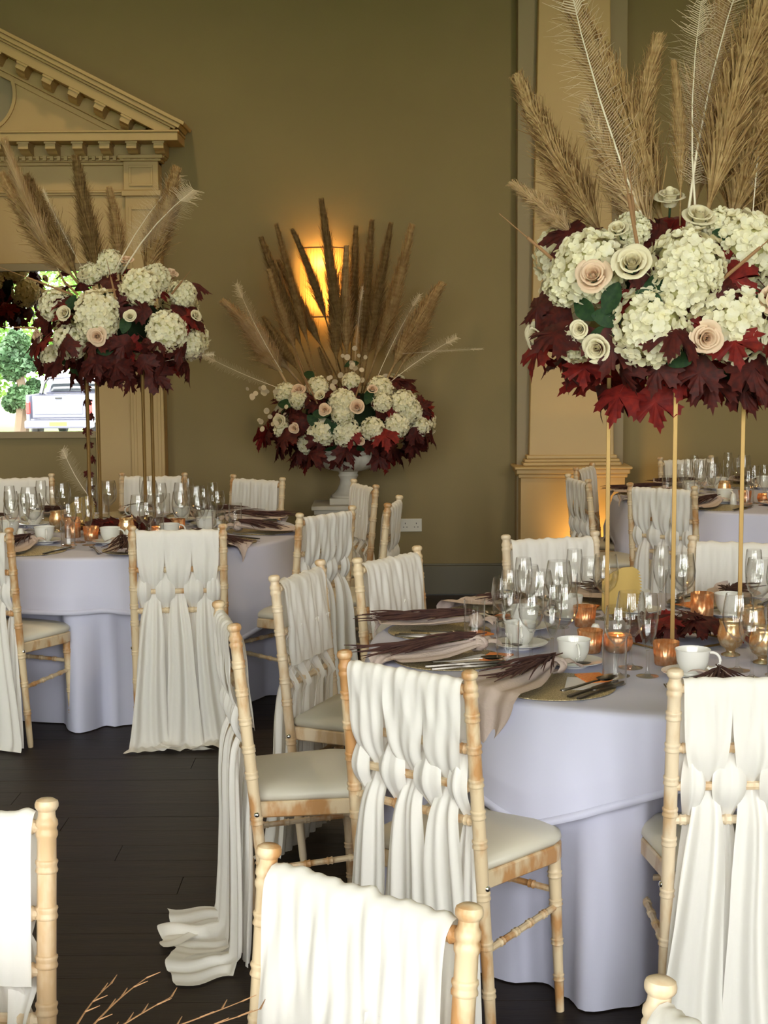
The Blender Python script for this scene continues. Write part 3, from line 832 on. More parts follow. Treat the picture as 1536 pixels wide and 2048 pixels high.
def cutlery(kind):
    b = MB()
    def prof(stations, th):      # (y, halfwidth, z)
        loops = []
        for (y, w, z) in stations:
            loops.append([Vector((-w, y, z-th/2)), Vector((w, y, z-th/2)), Vector((w*.8, y, z+th/2)), Vector((-w*.8, y, z+th/2))])
        b.loft(loops)
    if kind == 'knife':
        prof([(-.115, .004, .004), (-.11, .0065, .004), (-.03, .0055, .005), (-.005, .0045, .005), (.0, .0085, .005), (.06, .0095, .005), (.10, .007, .005), (.115, .001, .005)], .0045)
    elif kind == 'fork':
        prof([(-.10, .004, .003), (-.095, .0085, .003), (-.05, .006, .004), (.02, .0035, .008), (.045, .006, .009), (.055, .0115, .008)], .003)
        for k in range(4):
            x = -.0093 + k*.0062
            b.loft([[Vector((x+dx*.0016, y, z+dz)) for dx, dz in ((-1, -.001), (1, -.001), (1, .001), (-1, .001))] for y, z in ((.053, .008), (.075, .006), (.098, .010))])
    else:
        prof([(-.10, .004, .003), (-.095, .0085, .003), (-.05, .006, .004), (.02, .0035, .009), (.04, .004, .009)], .003)
        def bowl(u, v):
            a = 2*math.pi*u
            return (.0205*v*math.sin(a), .068 + .034*v*math.cos(a), .004 + .009*v*v)
        b.grid(bowl, 20, 5, True)
    return b.mesh(kind, M['steel'])
KN, FK, SP = cutlery('knife'), cutlery('fork'), cutlery('spoon')

# napkin: knot and tail of linen, local +y outwards over the table edge, edge at y = YE from the knot
def napkin_meshes(seed, YE, hang):
    rg = random.Random(seed)
    p1, p2 = rg.uniform(0, 6), rg.uniform(0, 6)
    LT = YE + hang
    def tail(u, v):
        w = u*2-1
        s = v*LT
        hw = .022 + (.090 if hang > .12 else .070)*min(1, s/.20)**.9
        e = max(0, (s-.62*LT)/(.38*LT)); hw *= 1 - (.50 if hang > .12 else .80)*e*e
        wav = (.008*math.sin(w*6.5+p1) + .006*math.sin(w*12+p2))*(1 - .5*min(1, s/.3))
        x = w*hw + .015*math.sin(s*6+p1)
        tip = .06*abs(w)
        if s <= YE - .015:
            y, z = s, .014 + max(0, .016-s*.12) + wav*.7
        else:
            q = s - (YE-.015)
            y = YE - .015 + .035*min(1, q/.05) + .010*q
            z = .010 - max(0, q-.015)*1.0 + wav*.4
            z += tip*max(0, q)/(hang+.001)
            y += wav*.8
        return (x, y, z)
    tl = MB().grid(tail, 22, 34).mesh('napkin_tail', M['napkin'], sharp=0)
    def short(u, v):
        w = u*2-1
        hw = .014 + .045*v
        return (w*hw + .01*v, -.012 - .050*v, .022 + .02*v*(1-v)*2 + .009*math.sin(w*6+p2)*v)
    sh = MB().grid(short, 14, 8).mesh('napkin_end', M['napkin'], sharp=0)
    kb = MB()
    # two flat bands of cloth wrapped round the gathered neck, one crossing the other
    for k, (ra, rb, wd, tz, tx, c) in enumerate(((.024, .017, .016, .10, .12, (0, .002, .022)), (.026, .019, .011, .75, -.25, (.002, -.002, .024)))):
        Rm = Matrix.Rotation(tz, 3, 'Z') @ Matrix.Rotation(tx, 3, 'X')
        def band(u, v):
            a = 2*math.pi*u; q = 2*math.pi*v
            rr = 1 + .22*math.cos(q)
            pt = Vector((ra*math.cos(a)*rr, wd*math.sin(q)*(1+.15*math.sin(3*a+seed)), rb*math.sin(a)*rr + .0015*math.sin(9*a+q)))
            return Rm @ pt + Vector(c)
        kb.grid(band, 26, 12, True)
    kn = kb.mesh('napkin_knot', M['napkin'], sharp=0)
    return tl, sh, kn
def ribbon(b, pts, w0, w1, side=None):
    pts = [Vector(p) for p in pts]
    n = len(pts); vs = []
    for i, p in enumerate(pts):
        t = (pts[min(i+1, n-1)]-pts[max(i-1, 0)])
        sd = side if side is not None else t.cross(Vector((0.2, 0.3, 1)))
        if sd.length < 1e-6: sd = Vector((1, 0, 0))
        sd = sd.normalized()*(w0+(w1-w0)*i/(n-1))*.5
        vs += [p-sd, p+sd]
    b.add(vs, [(2*i, 2*i+1, 2*i+3, 2*i+2) for i in range(n-1)])
def sprig_mesh(seed, length=.34, spread=.30, n=60):
    rg = random.Random(seed); b = MB()
    b.tube([(0, -.03, .052), (0, .10, .045), (0, length*.75, .036)], .0018, 5)
    for k in range(n):
        t = rg.random()**(1.3 if spread < .4 else 3.5)
        y0 = t*length*.55; a = rg.gauss(.12, spread*1.25); ln = length*(.30+.32*rg.random())
        pts = []; z0 = .050 - .02*t + rg.uniform(-.006, .010)
        dz = rg.uniform(-.012, .012)
        for i in range(4):
            q = i/3
            pts.append((math.sin(a)*ln*q + .015*math.sin(a*9+k)*q*q, y0 + math.cos(a)*ln*q, max(.030-.01*q, z0 + dz*q - .020*q*q)))
        b.tube(pts, [.0016, .0030, .0028, .0010], 4, cap=False)
    return b.mesh('grass_sprig', M['tassel'])
NAPS = [napkin_meshes(3, .30, .16), napkin_meshes(5, .30, .08), napkin_meshes(8, .30, .05)]
SPRIGS = [sprig_mesh(1, .36, .16, 60), sprig_mesh(2, .27, .42, 34), sprig_mesh(4, .36, .20, 56)]
FAV_ME = MB().box((-.035, -.05, 0), (.035, .05, .004)).mesh('favour_card', M['orange'], smooth=False)
CARD_ME = MB().box((-.05, -.07, 0), (.05, .07, .0015)).box((-.042, -.062, .0015), (.042, .062, .0018)).mesh('menu_card', M['card'], smooth=False)

GRP = {'wine glass': 'wine glasses', 'knife': 'knives', 'dried grass': 'dried grass sprigs'}
def put(name, parts, Mx, label, cat, group):
    """a thing from one mesh, or from named part meshes"""
    if isinstance(parts, list):
        t = thing(name, label, cat, (0, 0, 0), 0, group); t.matrix_basis = Mx
        for nm, me in parts: place(nm, me, t)
        return t
    return tag(place(name, parts, None, Mx), label, cat, group)

def setting(tab, ang, seed, where, level=2, nap=0, skip=()):
    """one guest's place at table tab in direction ang; local: out = towards guest, right = guest's right"""
    rg = random.Random(seed)
    cx, cy = TABLES[tab]; tn = TNAME[tab]
    e = Vector((math.cos(R(ang)), math.sin(R(ang)), 0)); f = -e; rt = Vector((f.y, -f.x, 0))
    def at(out, right, z=0.0, turn=0.0, jig=.006):
        p = Vector((cx, cy, TOP+z)) + e*(out+rg.uniform(-jig, jig)) + rt*(right+rg.uniform(-jig, jig))
        return Matrix.Translation(p) @ Matrix.Rotation(math.atan2(f.y, f.x)-math.pi/2 + turn, 4, 'Z')      # local +y looks to the table centre
    def go(name, parts, Mx, lab, cat):
        if name in skip: return
        put(name, parts, Mx, lab + ' ' + where, cat, GRP.get(cat, cat + 's') + ' on ' + tn)
    go('charger_plate', CHARGER_ME, at(.725, .02, 0), 'round gold glitter charger plate', 'plate')
    go('red_wine_glass', GL['red_wine_glass'], at(.405, .07), 'large round-bowled wine glass', 'wine glass')
    go('wine_glass', GL['wine_glass'], at(.505, .088), 'smaller wine glass', 'wine glass')
    go('champagne_flute', GL['champagne_flute'], at(.47, .158), 'slim clear champagne flute', 'flute')
    go('tumbler', TUMB_ME, at(.59, .13), 'straight clear water tumbler', 'tumbler')
    go('saucer', SAU_ME, at(.475, -.068, 0, 0, 0) @ Matrix.Scale(1.12, 4), 'white china saucer', 'saucer')
    go('teacup', [('cup_bowl', CUP_ME), ('handle', HAND_ME)], at(.475, -.068, .0074, rg.uniform(-.9, -.2), 0) @ Matrix.Scale(1.12, 4), 'white china teacup', 'cup')
    if level >= 1:
        go('knife', KN, at(.715, .155, .0052), 'steel knife', 'knife')
        go('fork', FK, at(.715, -.160, .0052, .05), 'steel fork', 'fork')
    if level >= 2:
        go('dessert_knife', KN, at(.715, .130, .0052, -.05), 'steel side knife', 'knife')
        go('salad_fork', FK, at(.72, -.136, .0052, -.02), 'steel salad fork', 'fork')
        go('soup_spoon', SP, at(.70, .112, .0125, -.22), 'steel soup spoon', 'spoon')
        go('teaspoon', SP, at(.475, -.068, .0110, -1.1, 0) @ Matrix.Translation((0.052, -.01, .004)) @ Matrix.Scale(.62, 4), 'steel teaspoon on the saucer', 'teaspoon')
        go('menu_card', CARD_ME, at(.66, .085, .0055, .5), 'white menu card', 'card')
        go('favour_card', FAV_ME, at(.60, .075, .0076, .9), 'orange glitter favour card', 'card')
    # napkin lies with its knot inwards and tail outwards
    tl, sh, kn = NAPS[nap]
    Mn = at(.620, -.035, .0075, math.pi + rg.uniform(-.12, .12))
    go('napkin', [('napkin_tail', tl), ('napkin_end', sh), ('napkin_knot', kn)], Mn, 'blush linen napkin tied in a knot', 'napkin')
    go('grass_sprig', SPRIGS[seed % 3], Mn, 'burgundy dried grass sprig in the napkin', 'dried grass')

PLACES = {
 'near': [(-128.6, 'beside the hanging napkin corner'), (-163, "at the edge-on chair's place"), (163.5, "at the rounded-seat chair's place"), (133, 'at the place facing the short chair back'), (103, 'before the chair behind the glass cluster'),
          (67, 'before the wide sash behind the leaf heap'), (31, 'at the near table beyond the leaf heap'), (-5, 'at the near table opposite the edge-on chair'), (-50, 'at the near table right of the forks'), (-88, 'by the dark forks behind the pale post')],
 'mirror': [(-110, 'before the cut-off chair with taupe seat'), (-72, 'behind the chair with full flowing sash'), (-38, 'before the braided-sash chair'), (-4, 'before the edge-on chair by the socket'), (31, 'before the chair near the urn pedestal'), (61, 'before the pinkish sash chair'),
            (92, 'before the chair by the overmantel pilaster'), (125, 'before the chair under the mirror'), (160, 'at the mirror table by the leaf sign'), (-150, 'at the mirror table past the taupe seat')],
 'far': [(-129, 'before the woven-sash chair at the far table'), (-165, 'before the sideways chair by the plinth'), (165, 'before the half hidden plinth chair'), (125, 'before the chair against the olive wall'), (-95, 'at the far table, open side'), (90, 'at the far table, wall side'), (-60, 'at the far table past the tall stand rod'), (55, 'at the far table, far corner')],
}
for k, (a, wh) in enumerate(PLACES['near']): setting('near', a, 40+k, wh, 2, (0, 1, 2)[k % 3])
for k, (a, wh) in enumerate(PLACES['mirror']): setting('mirror', a, 70+k, wh, 1 if k < 6 else 0, 1 + k % 2)
for k, (a, wh) in enumerate(PLACES['far']): setting('far', a, 90+k, wh, 1 if k < 3 else 0, 1 + k % 2)

# the dried grass lying on the foreground table, its tips past the cloth edge
def wisp(seed):
    rg = random.Random(seed); b = MB()
    for a0, ln in ((-.45, .20), (-.28, .23), (.02, .20), (.33, .26), (.45, .27)):
        pts = [(math.sin(a0)*ln*t*(1+.15*math.sin(3*t)), math.cos(a0)*ln*t, .02 + .05*t - .02*t*t) for t in [i/8 for i in range(9)]]
        b.tube(pts, [.0016*(1.2-.8*i/8) for i in range(9)], 5)
        for i in range(3, 9):
            p = Vector(pts[i]); s = rg.choice((-1, 1))
            b.tube([p, p+Vector((s*.008, .018, .004))], [.0014, .0005], 4, cap=False)
    return b.mesh('dried_grass', M['reed'])
g = place('dried_grass', wisp(3), None, Matrix.Translation((-.405, 1.70, TOP)) @ Matrix.Rotation(R(-38), 4, 'Z'))
tag(g, 'thin brown dried grass stems on the foreground table', 'dried grass')

# ------------------------------------------------------------------ candle holders
def flame_mesh(): return MB().lathe([(.001, 0), (.0035, .004), (.0045, .009), (.003, .016), (.0004, .024)], 8).mesh('flame', M['flame'])
FLAME = flame_mesh()
def votive(kind):
    if kind == 'ribbed':
        h = lathe_mesh('holder', [(.001, 0), (.028, 0), (.030, .004), (.036, .066), (.0345, .066), (.0285, .006), (.001, .005)], M['copper'], 72, rib=lambda a, z: .035*abs(math.sin(a*12)), sharp=0)
        w = lathe_mesh('candle', [(.001, .0062), (.026, .0062), (.028, .030), (.001, .031)], M['wax'], 16); z = .032
    elif kind == 'bowl':
        h = lathe_mesh('holder', [(.001, 0), (.026, 0), (.036, .008), (.043, .026), (.040, .046), (.037, .052), (.0355, .052), (.0385, .045), (.0415, .026), (.034, .010), (.001, .006)], M['copper'], 72, rib=lambda a, z: .03*abs(math.sin(a*14)), sharp=0)
        w = lathe_mesh('candle', [(.001, .0075), (.028, .0085), (.036, .024), (.001, .025)], M['wax'], 16); z = .026
    elif kind == 'tall':
        h = lathe_mesh('holder', [(.001, 0), (.034, 0), (.036, .003), (.036, .095), (.0345, .095), (.034, .006), (.001, .005)], M['copper'], 60, rib=lambda a, z: .03*math.sin(z*420 + 3*abs(((a*6/math.pi) % 2)-1)*2), sharp=0)
        w = lathe_mesh('candle', [(.001, .0062), (.031, .0062), (.032, .05), (.001, .051)], M['wax'], 16); z = .052
    else:
        h = lathe_mesh('holder', [(.001, 0), (.026, 0), (.027, .003), (.012, .010), (.014, .018), (.030, .030), (.038, .050), (.036, .072), (.031, .088), (.034, .102), (.0325, .102), (.0295, .088), (.0345, .072), (.0362, .050), (.028, .033), (.001, .028)], M['mercury'], 40, rib=lambda a, z: .02*math.sin(a*16+z*200), sharp=0)
        w = lathe_mesh('candle', [(.001, .0295), (.027, .036), (.033, .055), (.001, .056)], M['wax'], 16); z = .057
    return h, w, z
VOT = {k: votive(k) for k in ('ribbed', 'bowl', 'tall', 'goblet')}
VLAB = {'ribbed': 'ribbed copper votive holder', 'bowl': 'low round copper votive bowl', 'tall': 'tall zigzag copper candle holder', 'goblet': 'footed gold mercury glass votive'}
CANDLES = [('near', 'ribbed', .592, 4.262, "just behind the teacup beside the napkin corner"), ('near', 'bowl', .672, 4.262, 'beside the teacup near the gold rod'), ('near', 'ribbed', .778, 4.085, 'between the wine glasses before the leaf heap'), ('near', 'goblet', .985, 4.205, 'at the end of the near leaf heap'),
           ('near', 'tall', 1.012, 4.72, 'behind the near leaf heap'), ('near', 'goblet', 1.10, 4.42, 'beyond the near leaf heap, by the rod'), ('near', 'goblet', 1.05, 4.10, 'behind the teacup by the forks'), ('near', 'ribbed', .63, 4.66, 'behind the leaning gold leaf sign'),
           ('mirror', 'tall', -1.46, 6.98, 'on the mirror table'), ('mirror', 'ribbed', -1.35, 6.86, 'beside the tall holder on the mirror table'), ('mirror', 'goblet', -1.19, 6.88, 'before the leaf heap of the mirror table'), ('mirror', 'bowl', -1.05, 6.96, 'on the mirror table'), ('mirror', 'ribbed', -.99, 7.15, 'on the socket side of the mirror table'), ('mirror', 'goblet', -1.58, 7.2, 'by the leaf sign on the mirror table'),
           ('far', 'ribbed', 2.02, 8.35, 'on the far table beside the pilaster'), ('far', 'bowl', 2.12, 8.30, 'on the far table beside the pilaster'), ('far', 'goblet', 1.95, 8.55, 'on the far table beside the pilaster')]
for tab, kind, x, y, wh in CANDLES:
    h, w, z = VOT[kind]
    t = thing('votive_holder', VLAB[kind] + ' with lit candle ' + wh, 'candle holder', (x, y, TOP), 0, 'candles on ' + TNAME[tab])
    place('holder', h, t); c = place('candle', w, t); place('flame', FLAME, c, Matrix.Translation((0, 0, z)))
    ld = bpy.data.lights.new('candle_light', 'POINT'); ld.energy = .06; ld.color = (1.0, .5, .16); ld.shadow_soft_size = .006
    lo = bpy.data.objects.new('candle_glow', ld); COL.objects.link(lo); lo.parent = t; lo.location = (0, 0, z+.012)

# salt and pepper on the mirror table
shk = lathe_mesh('shaker', [(.001, 0), (.019, 0), (.020, .003), (.017, .04), (.013, .058), (.008, .066), (.001, .068)], M['china'], 18)
for k, (x, y, tab) in enumerate(((-1.16, 6.74, 'mirror'), (-1.125, 6.76, 'mirror'), (-1.66, 6.80, 'mirror'), (.62, 4.35, 'near'), (1.92, 8.20, 'far'))):
    tag(place('salt_shaker', shk, None, Matrix.Translation((x, y, TOP))), 'small white china salt shaker ' + ('beside its twin on the mirror table', 'beside its twin on the mirror table', 'standing alone on the mirror table', 'on the near table', 'on the far table')[k], 'shaker', 'salt shakers on ' + TNAME[tab])

# gold leaf-shaped table signs
def leaf_sign(h, w):
    poly = [(-w*.42, 0), (w*.30, 0)]
    for k in range(13):
        t = k/12
        poly += [(w*(.36 + .14*math.sin(math.pi*t*.8)), h*(.06+.80*t)), (w*(.43 + .14*math.sin(math.pi*t*.8)), h*(.075+.80*t))]
    poly += [(w*.42, h*.95), (w*.30, h), (w*.05, h*.985), (-w*.2, h*.90), (-w*.42, h*.78), (-w*.5, h*.68), (-w*.5, h*.1)]
    return MB().prism(poly, -.0015, .0015).mesh('leaf_card', M['gold_leaf'], smooth=False)
stand_me = MB().cbox((0, 0, .006), (.05, .03, .012)).mesh('card_stand', M['gold_rod'], smooth=False)
for x, y, rz, tab in ((.768, 4.82, .10, 'near'), (-1.475, 7.27, .5, 'mirror')):
    t = thing('leaf_sign', 'upright gold leaf-shaped table sign on ' + TNAME[tab], 'table sign', (x, y, TOP), rz, 'gold leaf signs')
    place('leaf_card', leaf_sign(.155, .125), t, Matrix.Translation((0, 0, .010))); place('card_stand', stand_me, t)
# @@FLOWERS
# ------------------------------------------------------------------ flower meshes
def fib(n, rg, jit=.25):
    out = []
    for i in range(n):
        z = 1 - 2*(i+.5)/n; a = i*2.399963 + rg.uniform(-jit, jit)
        r = math.sqrt(1-z*z)
        out.append(Vector((r*math.cos(a), r*math.sin(a), z)))
    return out
def hydrangea_mesh(seed, n=210):
    rg = random.Random(seed); b = MB()
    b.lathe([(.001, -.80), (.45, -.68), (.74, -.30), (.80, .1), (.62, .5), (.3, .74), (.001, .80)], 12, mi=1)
    for d in fib(n, rg):
        if d.z < -.75: continue
        rad = rg.uniform(.86, 1.03); p = Vector((d.x, d.y, d.z*.90))*rad
        nn = (d + Vector((rg.uniform(-.35, .35), rg.uniform(-.35, .35), rg.uniform(-.25, .35)))).normalized()
        F = frame(nn, (rg.uniform(-1, 1), rg.uniform(-1, 1), rg.uniform(-1, 1)), p)
        sz = rg.uniform(.135, .185); cup = rg.uniform(.2, .6)
        for k in range(4):
            Rk = F @ Matrix.Rotation(k*math.pi/2 + rg.uniform(-.12, .12), 4, 'Z')
            q = rg.uniform(.9, 1.1)*sz
            pts = [(0, 0, 0), (.55*q, -.60*q, cup*.45*q), (1.02*q, -.46*q, cup*.9*q), (1.20*q, .0*q, cup*1.15*q), (1.02*q, .46*q, cup*.9*q), (.55*q, .60*q, cup*.45*q), (.60*q, 0, cup*.30*q)]
            b.add([Rk @ Vector(t) for t in pts], [(0, 1, 6), (1, 2, 6), (2, 3, 6), (3, 4, 6), (4, 5, 6), (5, 0, 6)])
    return b.mesh('hydrangea', [M['petal'], M['petal_core']], sharp=0)
def rose_mesh(seed, mat, open_=1.0):
    rg = random.Random(seed); b = MB()
    # tight spiral bud in the middle
    for k in range(3):
        a0 = k*2.1 + rg.uniform(0, .5)
        def bud(u, v):
            a = a0 + u*4.2
            rr = (.05 + .055*k + .035*u)*(1.25 - .45*v)
            return (rr*math.cos(a), rr*math.sin(a), -.1 + (.66 - .03*k)*v)
        b.grid(bud, 14, 4)
    layers = [(3, .14, .26, .66, 165), (3, .18, .42, .64, 160), (4, .25, .60, .56, 140), (5, .34, .88, .34, 115)]
    for li, (n, rb, rt0, h, span) in enumerate(layers):
        a0 = rg.uniform(0, 6.28)
        for k in range(n):
            ac = a0 + 2*math.pi*k/n + rg.uniform(-.14, .14); hh = h*rg.uniform(.80, 1.12); pt = rg.uniform(.0, .16); tw = rg.uniform(-.14, .14); rt = rt0*rg.uniform(.88, 1.10)
            def fn(u, v):
                w = u*2-1
                a = ac + w*R(span)/2*(.55 + .45*math.sin(min(1, v*1.25)*math.pi/2))
                top = (1 - .16*w*w + pt*(1-abs(w)))
                rr = (rb + (rt*open_-rb)*v**1.25*top) + tw*w*v*rt
                lip = max(0, v-.82)/.18
                zz = -.28 + (hh+.28)*(1-(1-v)**1.7)*(1 - .10*w*w*v) - .055*lip*lip*(li > 1) + .02*(li-2)*0
                return (rr*math.cos(a), rr*math.sin(a), zz)
            b.grid(fn, 8, 8)
    b.lathe([(.001, -.36), (.14, -.34), (.30, -.22), (.36, -.06)], 10, mi=1)
    b.tube([(0, 0, -.34), (.05, .02, -1.2), (.0, .1, -2.4)], [.07, .06, .05], 6, mi=1)
    return b.mesh('rose', [mat, M['leaf_green']], sharp=0)
def maple_mesh(seed, mat, curl=.25):
    rg = random.Random(seed); b = MB()
    # half outline: lobes with teeth, stalk at origin, tip at +y (unit length)
    half = [(0.0, 1.0), (.045, .86), (.10, .84), (.085, .76), (.17, .74), (.13, .62), (.15, .55), (.27, .63), (.31, .72), (.36, .66), (.46, .69), (.43, .58), (.52, .54), (.41, .46), (.38, .38),
            (.47, .36), (.53, .28), (.43, .25), (.44, .17), (.30, .19), (.16, .10), (.05, .02)]
    out = [(x*rg.uniform(.93, 1.07), y*rg.uniform(.97, 1.03)) for x, y in half] + [(-x*rg.uniform(.93, 1.07), y*rg.uniform(.97, 1.03)) for x, y in half[::-1][:-1]]
    c = (0, .38)
    def lift(x, y):
        return -curl*(x*x*1.4) - curl*.55*(y-.2)*abs(y-.2) + .045*math.sin(7*x+seed) + .03*math.sin(9*y+seed*2)
    vs = [(c[0], c[1], lift(*c)+.02)]
    mid = [((x-c[0])*.5+c[0], (y-c[1])*.5+c[1]) for x, y in out]
    vs += [(x, y, lift(x, y)+.012*(-1)**k) for k, (x, y) in enumerate(mid)] + [(x, y, lift(x, y)) for x, y in out]
    n = len(out)
    fs = [(0, 1+(k+1) % n, 1+k) for k in range(n)] + [(1+k, 1+(k+1) % n, 1+n+(k+1) % n, 1+n+k) for k in range(n)]
    fs = [f[::-1] for f in fs]
    b.add(vs, fs)
    b.tube([(0, .30, .01), (0, .02, -.005), (.02, -.25, -.05)], [.006, .010, .010], 5)
    return b.mesh('maple_leaf', mat, sharp=0)
def ovate_mesh(seed, mat):
    b = MB()
    def fn(u, v):
        w = u*2-1; hw = .30*math.sin(math.pi*min(1, v*.94+.03))**.8
        return (w*hw, v, .10*abs(w)*hw*2 - .18*v*v + .02*math.sin(v*14)*abs(w))
    b.grid(fn, 6, 9)
    return b.mesh('green_leaf', mat, sharp=0)
def plume_mesh(seed, mat, n=1100, width=.09, fluffy=1.0, bend=.08):
    """unit-length head along +z from 0 to 1, stalk below"""
    rg = random.Random(seed); b = MB()
    bx, by = rg.uniform(-1, 1)*bend, rg.uniform(-1, 1)*bend
    def axis(t): return Vector((bx*t*t, by*t*t, t))
    b.tube([(0, 0, -.55), (0, 0, 0)] + [axis(t) for t in (.25, .5, .75, .95)], [.009, .008, .007, .005, .004, .002], 6)
    for k in range(n):
        t = rg.random()**1.05*.93
        env = (min(1, t/.12)**.6)*(1 - .80*max(0, (t-.22)/.78)**1.15)
        a = rg.uniform(0, 6.283); o = Vector((math.cos(a), math.sin(a), 0))
        ln = (.15 + .10*rg.random())*(1-.35*t)
        rad = width*env*(.35+.65*rg.random()**.6)*fluffy*(rg.uniform(1.1, 1.7) if rg.random() < .22 else .9)
        p0 = axis(t) + o*rad*.10
        p1 = axis(min(1, t+ln*.45)) + o*rad*.55
        p2 = axis(min(1.03, t+ln*.85)) + o*rad*.95 + Vector((rg.uniform(-.008, .008), rg.uniform(-.008, .008), 0))
        p3 = axis(min(1.06, t+ln*1.05)) + o*rad*1.10 + Vector((rg.uniform(-.014, .014), rg.uniform(-.014, .014), -.012))
        sd = Vector((-o.y, o.x, rg.uniform(-.5, .5)))
        w0 = .0046*rg.uniform(.7, 1.3)
        vs = []
        for p, w in ((p0, w0*.5), (p1, w0), (p2, w0*.85), (p3, .0006)):
            s2 = sd.normalized()*w*.5; vs += [p-s2, p+s2]
        b.add(vs, [(0, 1, 3, 2), (2, 3, 5, 4), (4, 5, 7, 6)])
    return b.mesh('pampas_plume', mat, sharp=0)
def feather_mesh(seed, width=.12, eye=True, n=85):
    rg = random.Random(seed); b = MB()
    def axis(t): return Vector((.10*t*t, 0, t))
    b.tube([axis(t) for t in (-.15, 0, .25, .5, .75, 1)], [.0055, .005, .0042, .0034, .0024, .0008], 5, mi=1)
    for k in range(n):
        t = .12 + .88*k/n
        for s in (-1, 1):
            inner = eye and t > .82
            ln = width*(.35+.65*min(1, (t-.08)/.25))*rg.uniform(.75, 1.1)*(1-.55*max(0, (t-.75)/.25))
            up = .75 if inner else .55
            p0 = axis(t); dr = Vector((s*1.0, rg.uniform(-.18, .18), up)).normalized()
            p1 = p0 + dr*ln*.5; p2 = p0 + dr*ln + Vector((rg.uniform(-.02, .02), rg.uniform(-.03, .03), rg.uniform(-.035, .03)))
            w = .008 if inner else .0024
            ribbon(b, [p0, p1, p2], w, w*.3, Vector((0, .35, 1)))
    return b.mesh('feather', [M['feather'], M['quill']], sharp=0)
def reed_mesh():
    b = MB()
    b.tube([(0, 0, 0), (0, 0, .55)], [.030, .026], 8)
    b.tube([(0, 0, .55), (0, 0, 1)], [.011, .006], 6)
    return b.mesh('reed', M['reed'])
HYD = [hydrangea_mesh(s) for s in (1, 2, 3)]
ROSE = {'i': [rose_mesh(1, M['rose']), rose_mesh(2, M['rose'], .92)], 'b': [rose_mesh(3, M['blush']), rose_mesh(4, M['blush'], .9)]}
MAPLE = {'d': [maple_mesh(s, M['leaf_dark'], c) for s, c in ((1, .2), (2, .5), (3, .35))], 'r': [maple_mesh(s, M['leaf_red'], c) for s, c in ((4, .25), (5, .55))]}
OVATE = ovate_mesh(1, M['leaf_green'])
PL_ME = {c: [plume_mesh(10*k+i, M[m], n, .10, fl) for i, (n, fl) in enumerate(((2600, 1.0), (2200, .85)))] for k, (c, m) in enumerate((('t', 'plume'), ('d', 'plume_dark'), ('p', 'plume_pale'), ('k', 'plume_dark')))}
FE_ME = [feather_mesh(1), feather_mesh(2)]
REED_ME = reed_mesh()
